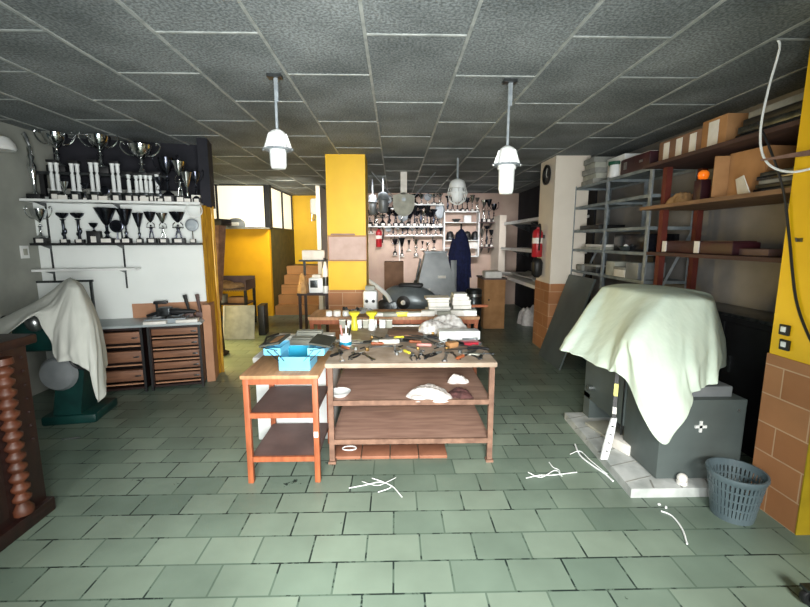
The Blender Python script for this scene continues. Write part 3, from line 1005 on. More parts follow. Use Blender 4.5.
def drape(name, cols, apex, m, n_u=8, n_v=7, fold=0.012, nf=1.0, seed=1, closed=True, th=0.004, start=0.25):
    """cloth: each column runs from near the apex to the hem; columns go round"""
    rnd = random.Random(seed)
    nr = len(cols[0])
    dense = []
    for r in range(nr):
        dense.append(catmull([c[r] for c in cols], n_u, closed))
    ncol = len(dense[0])
    colsd = [catmull([dense[r][i] for r in range(nr)], n_v) for i in range(ncol)]
    rows = list(map(list, zip(*colsd)))
    cen = sum((Vector(c[-1]) for c in cols), Vector()) / len(cols)
    ph = [rnd.uniform(0, 6.28) for _ in range(4)]
    out = []
    for j, row in enumerate(rows):
        v = j / (len(rows) - 1)
        a = max(0.0, (v - start) / (1 - start))
        rr = []
        for i, p in enumerate(row):
            q = row[(i + 1) % ncol] - row[i - 1] if (closed or 0 < i < ncol - 1) else row[min(i + 1, ncol - 1)] - row[max(i - 1, 0)]
            nrm = Vector((q.y, -q.x, 0))
            if nrm.length > 1e-6:
                nrm.normalize()
            u = i / n_u
            w = math.sin(u * 2 * PI * nf + ph[0]) + 0.6 * math.sin(u * 2 * PI * nf * 1.9 + ph[1] + v) + 0.4 * math.sin(u * 2 * PI * nf * 0.45 + ph[2] + 2 * v)
            cr = (1 - abs(math.sin(u * PI * nf * 0.7 + 5.0 * v + ph[3]))) ** 4 + 0.6 * (1 - abs(math.sin(u * PI * nf * 1.1 - 3.5 * v + ph[1]))) ** 5
            rr.append(p + nrm * (w + 1.3 * cr) * fold * a)
        out.append(rr)
    bb = MB()
    vs = bb.grid(out, closed)
    if apex is not None:
        c = bb.bm.verts.new(apex)
        n = len(vs[0])
        for i in range(n if closed else n - 1):
            bb.bm.faces.new((c, vs[0][i], vs[0][(i + 1) % n]))
    o = bb.build(name, m, angle=180)
    s = o.modifiers.new('thick', 'SOLIDIFY')
    s.thickness = th
    ss = o.modifiers.new('sub', 'SUBSURF')
    ss.levels = ss.render_levels = 1
    return o


# off-white sheet over the green machine
def col(*pts):
    return [at(x, y, Y) for x, y, Y in pts]


cols = [
    col((62, 282, 3.45), (42, 298, 3.4), (20, 310, 3.3), (0, 320, 3.2)),
    col((65, 283, 3.36), (50, 303, 3.28), (28, 316, 3.14), (2, 338, 3.05)),
    col((67, 285, 3.3), (55, 308, 3.22), (46, 313, 3.18), (36, 316, 3.14)),
    col((70, 286, 3.28), (58, 318, 3.18), (54, 340, 3.13), (54, 357, 3.1)),
    col((74, 286, 3.28), (70, 320, 3.15), (69, 350, 3.08), (72, 362, 3.06)),
    col((79, 286, 3.3), (85, 320, 3.18), (86, 355, 3.08), (88, 372, 3.06)),
    col((82, 287, 3.36), (94, 322, 3.24), (98, 362, 3.12), (99, 403, 3.06)),
    col((83, 286, 3.42), (96, 318, 3.36), (102, 352, 3.3), (105, 380, 3.26)),
    col((81, 283, 3.52), (94, 308, 3.54), (101, 335, 3.55), (104, 355, 3.55)),
    col((72, 280, 3.62), (72, 292, 3.72), (72, 310, 3.76), (72, 330, 3.78)),
]
o = drape('dust_sheet', cols, at(70, 277, 3.43), 'canvas', fold=0.012, nf=0.9, seed=4, start=0.1)
tag(o, 'off-white dust sheet draped in a peak over the green machine tool', 'sheet')

# carved dark cabinet at the side
t = thing('carved_cabinet', 'dark carved wooden cabinet standing against the grey side wall', 'cabinet', (-2.475, 1.28, 0))
FX = 0.53
MB().box((FX / 2, 0.46, 0.5), (FX, 0.92, 0.92), bev=0.006).build('body', 'dark_wood', t)
MB().box((FX / 2 + 0.01, 0.46, 0.985), (FX + 0.06, 0.98, 0.05), bev=0.01).build('top', 'dark_wood', t)
MB().box((FX / 2 + 0.01, 0.46, 0.04), (FX + 0.04, 0.96, 0.08), bev=0.01).build('plinth', 'dark_wood', t)
for y0, y1 in ((0.04, 0.34), (0.36, 0.68)):
    d = MB().box((FX + 0.008, (y0 + y1) / 2, 0.5), (0.02, y1 - y0, 0.74), bev=0.004).build('door', 'dark_wood', t)
    bb = MB().box((FX + 0.02, (y0 + y1) / 2, 0.52), (0.015, (y1 - y0) * 0.7, 0.52), bev=0.006)
    k = bb.build('door_panel', 'carved_wood', None)
    k.parent = d
bb = MB()
prof = [(0.03, 0), (0.042, 0.015), (0.042, 0.04), (0.03, 0.06)]
z = 0.06
pp = []
for i in range(13):
    pp += [(0.024, z + 0.002), (0.042, z + 0.018), (0.044, z + 0.034), (0.024, z + 0.05)]
    z += 0.056
bb.lathe([(0.045, 0.1), (0.048, 0.13)] + [(r, q + 0.1) for r, q in pp] + [(0.048, z + 0.11), (0.045, z + 0.14)], 14, (FX + 0.012, 0.76, 0))
bb.build('carved_pilaster', 'carved_wood', t, angle=60)
for i in range(7):
    MB().sphere((FX + 0.004, 0.88, 0.45 + i * 0.075), 0.008, 8).build('stud', 'dark_wood', t)
# grey-brown folded cloth on the cabinet and a pale paper on its door
rows = []
for i in range(9):
    r = []
    for j in range(9):
        u, v = i / 8, j / 8
        r.append(Vector((-2.46 + u * 0.48, 1.35 + v * 0.75, 1.015 + 0.1 * math.sin(PI * u) * math.sin(PI * v) * (1 + 0.5 * math.sin(7 * u + 5 * v)) + 0.012 * math.sin(19 * u + 4 * v))))
    rows.append(r)
bb = MB()
bb.grid(rows)
o = bb.build('folded_blanket', 'tan_rag', angle=180)
o.data.materials[0] = mat('blanket', '#9a938b', '#857d75', 0.9, scale=12, bump=0.3)
m_ = o.modifiers.new('thick', 'SOLIDIFY')
m_.thickness = -0.01
tag(o, 'grey brown crumpled blanket lying on the carved cabinet', 'blanket')

# ------------------------------------------------------------------ main workbench
BX0, BX1, BY0, BY1, BZ = -0.45, 0.66, 2.66, 3.84, 0.705
t = thing('workbench', 'brown steel workbench with two shelves in the middle of the floor', 'workbench', (BX0, BY0, 0))
bw, bd = BX1 - BX0, BY1 - BY0
MB().box((bw / 2, bd / 2, BZ - 0.016), (bw + 0.02, bd + 0.02, 0.032), bev=0.004).build('tabletop', 'bench_top', t)
for x in (0.02, bw - 0.02):
    for y in (0.02, bd - 0.02):
        lg = MB().box((0, 0, (BZ - 0.03) / 2 + 0.01), (0.034, 0.034, BZ - 0.05)).build('leg', 'rust_brown', t, loc=(x, y, 0), smooth=False)
        ft = MB().box((0, 0, 0.008), (0.05, 0.05, 0.016)).build('foot', 'rust_brown', lg, smooth=False)
for z, nm in ((0.44, 'shelf'), (0.165, 'shelf')):
    MB().box((bw / 2, bd / 2, z - 0.012), (bw - 0.03, bd - 0.03, 0.02)).build(nm, 'shelf_wood', t, smooth=False)
    bb = MB()
    bb.box((bw / 2, 0.014, z - 0.012), (bw - 0.06, 0.016, 0.034)).box((bw / 2, bd - 0.014, z - 0.012), (bw - 0.06, 0.016, 0.034))
    bb.build('shelf_rail', 'rust_brown', t, smooth=False)
# terracotta tiles on the floor under the bench
for i in range(4):
    o = MB().box((0, 0, 0.012), (0.195, 0.17, 0.024), bev=0.004).build('loose_tile', 'terracotta', loc=(-0.34 + 0.2 * i, 2.8, 0))
    tag(o, 'unpainted brown floor tile under the workbench, %s from the side table' % ORD[i], 'tile', 'brown tiles under the bench')
o = MB().tube([(0.05 * math.cos(a * PI / 8), 0.03 * math.sin(a * PI / 8), 0) for a in range(16)], 0.004, 6, True).build('wire_ring', 'white_paint', loc=(-0.33, 2.82, 0.03))
tag(o, 'thin wire ring lying on the first brown tile under the bench', 'ring')

# bowl and rags on the middle shelf
c = fl(340, 397, 0.43)
o = MB().lathe([(0.0, 0.0), (0.03, 0.0), (0.05, 0.012), (0.07, 0.035), (0.076, 0.042), (0.07, 0.04), (0.045, 0.016), (0, 0.01)], 24, cap=False).build('bowl', 'white_plastic', loc=(c.x, max(c.y, BY0 + 0.1), 0.431), angle=60)
tag(o, 'shallow white bowl on the middle shelf of the workbench', 'bowl')


def rag(name, x, y, z, sx, sy, h, m, label, seed, rz=0.0):
    rnd = random.Random(seed)
    ph = [rnd.uniform(0, 6.28) for _ in range(6)]
    n = 26
    rows = []
    for i in range(n + 1):
        r = []
        for j in range(n + 1):
            u, v = i / n * 2 - 1, j / n * 2 - 1
            e = max(0.0, 1 - abs(u) ** 3) * max(0.0, 1 - abs(v) ** 3)
            zz = math.sqrt(e) * h * (0.62 + 0.13 * math.sin(3 * u + ph[0] + 2 * v) + 0.11 * math.sin(6 * v + 4 * u + ph[1]) + 0.09 * abs(math.sin(9 * u - 5 * v + ph[2])) + 0.05 * math.sin(17 * v + 8 * u + ph[5]))
            k = 1 + 0.12 * math.sin(3 * math.atan2(v, u) + ph[3]) + 0.07 * math.sin(7 * math.atan2(v, u) + ph[4])
            rr = math.hypot(u, v)
            q = max(abs(u), abs(v))
            sc = (q / rr if rr > 0 else 1) * 0.5 + 0.5
            r.append(Vector((u * sx * sc * k, v * sy * sc * k, max(zz, 0.002))))
        rows.append(r)
    bb = MB()
    vs = bb.grid(rows)
    edge = [vs[i][0] for i in range(n + 1)] + [vs[n][j] for j in range(1, n + 1)] + [vs[i][n] for i in range(n - 1, -1, -1)] + [vs[0][j] for j in range(n - 1, 0, -1)]
    low_ = [bb.bm.verts.new((v.co.x, v.co.y, 0)) for v in edge]
    for i in range(len(edge)):
        j = (i + 1) % len(edge)
        bb.bm.faces.new((edge[i], low_[i], low_[j], edge[j]))
    bb.bm.faces.new(low_)
    o = bb.build(name, m, angle=180, loc=(x, y, z), rot=(0, 0, rz))
    return tag(o, label, 'rag')


c = fl(430, 397, 0.44)
rag('rag', c.x, c.y + 0.05, 0.432, 0.145, 0.13, 0.075, 'rag', 'crumpled white rag on the middle shelf of the workbench', 3)
c = fl(461, 395, 0.44)
rag('rag', c.x - 0.005, c.y + 0.01, 0.432, 0.085, 0.08, 0.055, 'rag_dark', 'dark stained rag beside the white rag on the bench shelf', 8)
c = fl(462, 388, 0.44)
rag('rag', c.x - 0.01, c.y + 0.14, 0.432, 0.075, 0.05, 0.075, 'rag', 'small white rag just behind the dark stained rag', 11)

# ------------------------------------------------------------------ side table with orange legs
SX0, SX1, SY0, SY1 = -0.92, -0.47, 2.44, 2.98
SZ = 0.7
t = thing('side_table', 'small three-tier table with orange wooden legs beside the workbench', 'table', (SX0, SY0, 0))
sw, sd = SX1 - SX0, SY1 - SY0
MB().box((sw / 2, sd / 2, SZ - 0.012), (sw + 0.02, sd + 0.02, 0.024), bev=0.004).build('tabletop', 'table_wood', t)
for y in (0.012, sd - 0.012):
    MB().box((sw / 2, y, SZ - 0.042), (sw, 0.02, 0.036)).build('apron', 'orange_wood', t, smooth=False)
for x in (0.018, sw - 0.018):
    for y in (0.018, sd - 0.018):
        MB().box((0, 0, (SZ - 0.025) / 2), (0.034, 0.034, SZ - 0.025), bev=0.003).build('leg', 'orange_wood', t, loc=(x, y, 0))
for z in (0.45, 0.165):
    sh = MB().box((sw / 2, sd / 2, z - 0.01), (sw - 0.035, sd - 0.06, 0.018)).build('shelf', 'dark_board', t, smooth=False)
    k = MB().box((sw / 2, 0.016, z - 0.01), (sw - 0.06, 0.018, 0.032)).build('shelf_lip', 'orange_wood', None, smooth=False)
    k.parent = sh
bb = MB().box((0, 0, 0), (0.026, 0.004, 0.035)).build('leg_tag', 'white_card', t, loc=(sw - 0.018, -0.002, 0.32), smooth=False)
# white chest behind it
t = thing('white_chest', 'large white chest on the floor behind the side table', 'chest', (-0.76, 3.3, 0))
MB().box((0, 0, 0.3), (0.56, 0.56, 0.6), bev=0.01).build('body', 'white_plastic', t)
MB().box((0, 0, 0.625), (0.58, 0.58, 0.045), bev=0.01).build('lid', 'white_card', t)
for i, (px, py, Y, w, d, h, m, lab) in enumerate((
        (-0.93, 3.45, 0, 0.17, 0.2, 0.06, 'white_card', 'flat white carton at the passage end of the grey boxes'),
        (-0.72, 3.5, 0, 0.2, 0.13, 0.09, 'grey_card', 'open grey carton behind the flat white carton'),
        (-0.75, 3.33, 0, 0.16, 0.16, 0.07, 'grey_card', 'grey closed carton in front of the open grey carton'),
        (-0.565, 3.49, 0, 0.1, 0.2, 0.06, 'white_card', 'narrow pale carton at the bench side of the grey cartons'),
        (-0.57, 3.3, 0, 0.14, 0.12, 0.05, 'grey_paper', 'dark grey flat box at the corner of the workbench'))):
    t = thing('carton', lab, 'box', (px, py, 0.648), R(4 * i - 8), 'cartons on the white chest')
    MB().box((0, 0, h / 2), (w, d, h), bev=0.003).build('body', m, t)
    MB().box((0, 0, h + 0.004), (w * 1.03, d * 0.5, 0.008)).build('flap', m, t, smooth=False)

# blue cantilever toolbox
c = fl(295, 374, SZ)
t = thing('toolbox', 'open light blue cantilever toolbox on the side table', 'toolbox', (-0.625, 2.53, SZ + 0.0005), R(-2))
bx, by, bz = 0.19, 0.2, 0.085
MB().box((0, 0.1, 0.004), (bx, by, 0.006)).build('bottom', 'blue_inner', t, smooth=False)
bb = MB()
bb.box((0, 0, bz / 2), (bx, 0.004, bz)).box((0, by, bz / 2 + 0.012), (bx, 0.004, bz + 0.024))
bb.box((-bx / 2, by / 2, bz / 2), (0.004, by, bz)).box((bx / 2, by / 2, bz / 2), (0.004, by, bz))
bb.build('body', 'blue_box', t, smooth=False)
MB().box((0, by - 0.006, bz / 2 + 0.014), (bx - 0.01, 0.004, bz + 0.018)).build('inner_wall', 'blue_inner', t, smooth=False)
for s in (-1, 1):
    x0, x1 = s * 0.085, s * 0.185
    zt = bz + 0.012
    tr = MB().box(((x0 + x1) / 2, by / 2, zt), (abs(x1 - x0), by, 0.004)).box((x0, by / 2, zt + 0.022), (0.004, by, 0.044)).box((x1, by / 2, zt + 0.022), (0.004, by, 0.044)).box(((x0 + x1) / 2, 0, zt + 0.022), (abs(x1 - x0), 0.004, 0.044)).box(((x0 + x1) / 2, by, zt + 0.022), (abs(x1 - x0), 0.004, 0.044)).build('tray', 'blue_box', t, smooth=False)
    k = MB().box(((x0 + x1) / 2 + s * 0.02, by / 2 + 0.03, zt + 0.062), (0.13, by + 0.05, 0.012), (0, R(10 * s), 0)).build('lid', 'tray_dark', None, smooth=False)
    k.parent = tr
    ar = MB()
    for (xa, za), (xb, zb) in ((((s * 0.06, bz * 0.72)), (s * 0.12, zt + 0.03)), ((s * 0.095, bz * 0.72), (s * 0.165, zt + 0.03))):
        ar.beam((xa, -0.005, za), (xb, -0.005, zb), 0.01, 0.004)
    ar.beam((s * 0.1, -0.006, zt + 0.032), (s * 0.2, -0.006, zt + 0.05), 0.011, 0.004)
    ar.build('hinge_arm', 'black', t, smooth=False)
MB().tube([(-0.19, 0.02, bz + 0.075), (-0.2, by / 2, bz + 0.1), (-0.17, by + 0.05, bz + 0.09)], 0.007, 8).build('handle', 'black', t)
MB().box((-0.14, 0.13, bz + 0.082), (0.05, 0.16, 0.006), (0, R(-10), 0)).build('lid_card', 'cardboard', t, smooth=False)

# ------------------------------------------------------------------ things on the bench top
TT = BZ + 0.0005


def onb(px, py, z=BZ):
    c = fl(px, py, z)
    return c.x, min(max(c.y, BY0 + 0.03), BY1 - 0.02)


def pliers(loc, rz, label, m):
    t = thing('pliers', label, 'pliers', loc, rz, 'hand tools on the workbench')
    MB().prism([(-0.012, 0), (0.012, 0), (0.006, 0.05), (-0.006, 0.05)], 0.012).lathe([(0.011, 0), (0.011, 0.014)], 12).build('jaws', 'steel', t)
    for s in (-1, 1):
        MB().tube([(0, 0, 0.006), (s * 0.018, -0.03, 0.006), (s * 0.022, -0.07, 0.006), (s * 0.016, -0.12, 0.006)], 0.006, 7).build('handle', m, t)
    return t


def screwdriver(loc, rz, label, m, k=1.0):
    t = thing('screwdriver', label, 'screwdriver', loc, rz, 'hand tools on the workbench')
    MB().lathe([(0.006, 0), (0.011, 0.01), (0.009, 0.03), (0.012, 0.07), (0.008, 0.085)], 10, (0, -0.085 * k, 0.012), (-PI / 2, 0, 0)).build('handle', m, t)
    MB().bar((0, 0, 0.012), (0, 0.11 * k, 0.012), 0.0035, 8).build('blade', 'steel', t)
    return t


def wrench(loc, rz, label, m='steel', k=1.0):
    poly = [(-0.007, -0.07), (-0.014, -0.075), (-0.016, -0.09), (-0.006, -0.1), (-0.005, -0.086), (0.005, -0.086), (0.006, -0.1), (0.016, -0.09), (0.014, -0.075), (0.007, -0.07), (0.006, 0.06), (0.014, 0.07), (0.014, 0.084), (0.005, 0.092), (-0.005, 0.092), (-0.014, 0.084), (-0.014, 0.07), (-0.006, 0.06)]
    o = MB().prism([(x * k, y * k) for x, y in poly], 0.007).build('wrench', m, loc=loc, rot=(0, 0, rz), smooth=False)
    return tag(o, label, 'wrench', 'hand tools on the workbench')


def hfile(loc, rz, label, m='orange_wood', k=1.0):
    t = thing('metal_file', label, 'file', loc, rz, 'hand tools on the workbench')
    MB().lathe([(0.005, 0), (0.012, 0.02), (0.01, 0.06), (0.013, 0.09), (0.006, 0.1)], 10, (0, -0.1, 0.013), (-PI / 2, 0, 0)).build('handle', m, t)
    MB().box((0, 0.085 * k, 0.011), (0.018, 0.17 * k, 0.005)).build('blade', 'steel_dark', t, smooth=False)
    return t


def calliper(loc, rz, label):
    t = thing('caliper', label, 'caliper', loc, rz, 'hand tools on the workbench')
    MB().box((0, 0, 0.004), (0.2, 0.014, 0.004)).build('beam', 'steel', t, smooth=False)
    MB().prism([(-0.09, -0.05), (-0.075, 0), (-0.095, 0)], 0.006).prism([(-0.07, -0.05), (-0.04, 0), (-0.07, 0)], 0.006).build('jaws', 'steel', t, smooth=False)
    return t


KINDS = []
row1 = [(326, 355), (334, 352), (341, 357), (352, 356), (360, 354), (368, 357), (404, 352), (413, 356), (421, 355), (429, 357), (437, 354), (446, 357), (455, 356), (464, 358), (473, 356), (482, 358)]
kinds1 = ['screwdriver', 'file', 'wrench', 'wrench', 'pliers', 'wrench', 'screwdriver', 'pliers', 'pliers', 'screwdriver', 'pliers', 'wrench', 'wrench', 'file', 'wrench', 'screwdriver']
row2 = [(337, 345), (350, 346), (362, 343), (371, 345), (380, 347), (409, 343), (430, 341), (441, 343), (449, 338), (456, 343), (463, 346), (478, 349), (486, 350)]
kinds2 = ['caliper', 'wrench', 'pliers', 'file', 'wrench', 'file', 'wrench', 'caliper', 'pliers', 'file', 'wrench', 'file', 'caliper']
rnd = random.Random(21)
adj = {'screwdriver': ['black-handled screwdriver', 'yellow-handled screwdriver', 'black-handled screwdriver'], 'pliers': ['black-handled pliers', 'dark-handled pliers', 'black-handled pliers'], 'wrench': ['steel wrench', 'dark steel wrench', 'long steel wrench'], 'file': ['file with dark handle', 'file with dark handle', 'file with orange wooden handle'], 'caliper': ['steel caliper']}
row3 = [(372, 341), (381, 340), (394, 339), (402, 340), (412, 338), (420, 340), (427, 338), (436, 340), (448, 334), (333, 341), (326, 348), (395, 349), (415, 349), (443, 347), (467, 350), (488, 354)]
kinds3 = ['wrench', 'file', 'screwdriver', 'pliers', 'wrench', 'caliper', 'file', 'wrench', 'screwdriver', 'wrench', 'file', 'caliper', 'wrench', 'pliers', 'file', 'wrench']
for rname, row, kinds in (('front edge', row1, kinds1), ('second tool row', row2, kinds2), ('scattered back tools', row3, kinds3)):
    cnt = {}
    for i, ((px, py), kd) in enumerate(zip(row, kinds)):
        x, y = onb(px, py)
        x = min(max(x, BX0 + 0.05), BX1 - 0.06)
        y = max(y, BY0 + 0.12)
        rz = R(rnd.uniform(-45, 45)) if rname == 'front edge' else R(rnd.uniform(20, 110))
        loc = (x, y, TT)
        n = cnt.get(kd, 0)
        cnt[kd] = n + 1
        a = adj[kd][(i * 7 + n + (rname[0] == 's') * 2) % len(adj[kd])]
        lab = '%s, %s along the %s of the bench from the toolbox' % (a.replace('file with orange wooden handle', 'orange-handled file').replace('file with dark handle', 'dark-handled file'), ORD[i], rname)
        if kd == 'screwdriver':
            screwdriver(loc, rz, lab, 'black' if 'black' in a else 'yellow_plastic' if 'yellow' in a else 'red_plastic')
        elif kd == 'pliers':
            pliers(loc, rz, lab, 'red_plastic' if 'red' in a else 'black')
        elif kd == 'wrench':
            wrench(loc, rz, lab, 'steel_dark' if 'dark' in a else 'steel', 1.25 if 'long' in a else 1.0)
        elif kd == 'file':
            hfile(loc, rz, lab, 'orange_wood' if 'orange' in a else 'black')
        else:
            calliper(loc, rz, lab)

for (px, py, w, d, h, rz, m, nm, lab, cat) in (
        (352, 344, 0.12, 0.04, 0.014, 10, 'white_card', 'paper_slip', 'white paper slip on the bench before the white jar', 'paper'),
        (389, 343, 0.16, 0.05, 0.03, 3, 'white_card', 'parts_box', 'long pale parts box in the middle of the bench top', 'box'),
        (376, 344, 0.05, 0.06, 0.035, -12, 'grey_card', 'parts_box', 'small grey parts box beside the long pale parts box', 'box'),
        (424, 346, 0.11, 0.025, 0.02, -3, 'pink', 'pencil_case', 'pink flat case lying among the bench tools', 'case'),
        (470, 344, 0.14, 0.1, 0.02, 20, 'red_plastic', 'plastic_tray', 'red plastic tray at the outer end of the bench', 'tray'),
        (472, 355, 0.14, 0.035, 0.012, -8, 'grey_card', 'steel_rule', 'pale flat strip at the outer corner of the bench', 'strip'),
        (452, 347, 0.08, 0.06, 0.04, 30, 'cardboard', 'parts_box', 'small cardboard box before the white foam block', 'box'),
        (405, 333, 0.3, 0.26, 0.012, 0, 'cardboard_dull', 'cardboard_sheet', 'flat brown cardboard sheet at the back of the bench', 'cardboard'),
        (470, 340, 0.12, 0.05, 0.02, -20, 'machine_mid', 'oil_stone', 'dark grey stone block behind the red plastic tray', 'stone')):
    x, y = onb(px, py)
    o = MB().box((0, 0, h / 2), (w, d, h), bev=min(0.004, h * 0.3)).build(nm, m, loc=(x, min(y, BY1 - d / 2), TT), rot=(0, 0, R(rz)))
    tag(o, lab, cat)
x, y = onb(405, 330)
o = MB().box((0, 0, 0.004), (0.3, 0.03, 0.008)).build('long_ruler', 'white_paint', loc=(x, BY1 - 0.06, TT + 0.013))
tag(o, 'long white ruler lying across the brown cardboard sheet', 'ruler')
# white and blue jar with brushes
x, y = onb(344, 350)
t = thing('jar', 'white jar with blue band holding small tools on the bench', 'jar', (x, 3.1, TT))
MB().lathe([(0.042, 0), (0.045, 0.01), (0.045, 0.09), (0.04, 0.09), (0.038, 0.01), (0, 0.01)], 20, cap=False).build('body', 'white_plastic', t, angle=60)
MB().lathe([(0.0462, 0.015), (0.0462, 0.04)], 20, cap=False).build('label', 'blue_inner', t)
for i, (dx, dy, lean, m) in enumerate(((-0.015, 0, -8, 'pink'), (0.014, 0.005, 10, 'black'), (0, -0.01, 3, 'white_paint'))):
    o = MB().bar((0, 0, 0), (math.sin(R(lean)) * 0.15, 0, 0.15), 0.006, 8).build('marker_pen', m, loc=(x + dx, 3.1 + dy, TT + 0.012))
    tag(o, ('pink', 'black', 'white')[i] + ' pen standing in the white and blue jar', 'pen')
# row of small white cups at the back, yellow spray bottles
x0 = fl(345, 331, BZ).x
for i, px in enumerate((341, 349, 357.5, 365, 373, 382, 389)):
    x, y = onb(px, 331)
    t = thing('parts_cup', 'small white parts cup at the back of the bench, %s from the jar' % ORD[i], 'cup', (x, BY1 - 0.06, TT), 0, 'white parts cups')
    MB().box((0, 0, 0.035), (0.056, 0.056, 0.07), bev=0.006).build('body', 'white_plastic' if i % 3 else 'grey_card', t)
    MB().box((0, 0, 0.073), (0.06, 0.06, 0.008), bev=0.003).build('lid', 'white_card', t)
for i, (px, lab) in enumerate(((352, 'yellow oil can beside the jar at the back of the bench'), (370, 'yellow oil can above the brown cardboard at the back of the bench'))):
    x, y = onb(px, 333)
    t = thing('oil_can', lab, 'can', (x + 0.01, BY1 - 0.16, TT), 0, 'yellow oil cans')
    MB().lathe([(0.03, 0), (0.032, 0.004), (0.032, 0.05), (0.027, 0.06), (0.024, 0.1)], 18).build('body', 'white_plastic' if i else 'yellow_plastic', t, angle=50)
    MB().lathe([(0.024, 0.1), (0.022, 0.12), (0.05, 0.15), (0.052, 0.165), (0.03, 0.17)], 18).build('funnel_cap', 'yellow_plastic', t, angle=50)
# plastic bag of parts
c = fl(445, 333, BZ)
o = rag('plastic_bag', 0.42, 3.6, TT, 0.21, 0.13, 0.17, 'film', 'large crumpled clear plastic bag at the back of the bench', 31)
o['category'] = 'bag'
# white foam block
c = fl(460, 341, BZ)
o = MB().box((0, 0, 0.035), (0.33, 0.12, 0.07), bev=0.006).build('foam_block', 'white_plastic', loc=(0.515, 3.34, TT), rot=(0, 0, R(2)))
tag(o, 'long white foam block lying before the clear plastic bag', 'foam block')
# small scattered parts
sc = [(356, 350), (362, 349), (367, 351), (397, 355), (401, 347), (447, 350), (460, 353), (436, 349), (418, 350), (480, 345), (444, 334), (433, 335), (425, 338), (331, 347), (372, 339), (387, 337)]
for i, (px, py) in enumerate(sc):
    x, y = onb(px, py)
    t_ = i % 3
    bb = MB()
    if t_ == 0:
        bb.lathe([(0.014, 0), (0.014, 0.02), (0.008, 0.02), (0.008, 0)], 6)
    elif t_ == 1:
        bb.bar((-0.02, 0, 0.006), (0.02, 0, 0.006), 0.005, 6).bar((0.02, 0, 0.006), (0.028, 0, 0.006), 0.006, 6)
    else:
        bb.box((0, 0, 0.012), (0.03, 0.022, 0.024), bev=0.003)
    nm = ('hex_nut', 'bolt', 'metal_block')[t_]
    o = bb.build(nm, ('steel', 'steel_dark', 'brass')[i % 3], loc=(x, y, TT + 0.0005), rot=(0, 0, i))
    tag(o, '%s loose on the bench, %s small part from the toolbox' % (('steel hex nut', 'dark steel bolt', 'brass block')[t_], ORD[i]), 'hardware', 'small parts on the bench')

# ------------------------------------------------------------------ rear bench
RX0, RX1, RY0, RY1, RZ = -0.84, 0.82, 4.05, 4.5, 0.755
t = thing('rear_bench', 'low rear bench with orange wooden legs carrying books and cartons', 'bench', (RX0, RY0, 0))
w, d = RX1 - RX0, RY1 - RY0
MB().box((w / 2, d / 2, RZ - 0.014), (w + 0.02, d + 0.02, 0.028)).build('tabletop', 'table_wood', t, smooth=False)
bb = MB().box((w / 2, 0.012, RZ - 0.05), (w, 0.02, 0.045))
bb.build('apron', 'orange_wood', t, smooth=False)
for x in (0.02, w * 0.27, w * 0.78, w - 0.02):
    for y in (0.03, d - 0.03):
        MB().box((x, y, (RZ - 0.03) / 2), (0.035, 0.035, RZ - 0.03)).build('leg', 'orange_wood', t, smooth=False)
MB().box((w / 2, d / 2, 0.22), (w - 0.08, d - 0.08, 0.02)).build('shelf', 'dark_board', t, smooth=False)


def onr(px, Y=4.2):
    return at(px, 310, Y).x


# two stacks of books
for stack, (px, spec) in enumerate(((438, [(0.24, 0.2, 0.045, 'white_card'), (0.23, 0.19, 0.03, 'grey_paper'), (0.21, 0.18, 0.045, 'white_card'), (0.22, 0.19, 0.03, 'grey_card'), (0.25, 0.2, 0.018, 'white_card')]), (460, [(0.2, 0.2, 0.05, 'white_card'), (0.19, 0.2, 0.04, 'grey_card'), (0.19, 0.19, 0.05, 'white_card'), (0.17, 0.18, 0.035, 'white_card'), (0.14, 0.16, 0.03, 'white_plastic')]))):
    z = RZ + 0.0005
    x = onr(px, 4.28)
    for i, (a, b_, h, m) in enumerate(spec):
        nm = ('bottom', 'second', 'middle', 'fourth', 'topmost')[i]
        t = thing('book', '%s book of the %s on the rear bench' % (nm, ('wider grey and white stack' if stack == 0 else 'narrow white stack beside the coat')), 'book', (x + 0.008 * ((i * 3) % 4 - 1.5), 4.27, z), R(((i * 37) % 9) - 4), ('books in the wider stack', 'books in the narrow stack')[stack])
        MB().box((0, 0.0, h / 2), (a - 0.012, b_ - 0.012, h - 0.006)).build('pages', 'white_card', t, smooth=False)
        MB().box((0, 0, 0.002), (a, b_, 0.004)).box((0, 0, h - 0.002), (a, b_, 0.004)).box((-a / 2 + 0.002, 0, h / 2), (0.004, b_, h)).build('cover', m, t, smooth=False)
        z += h + 0.0005
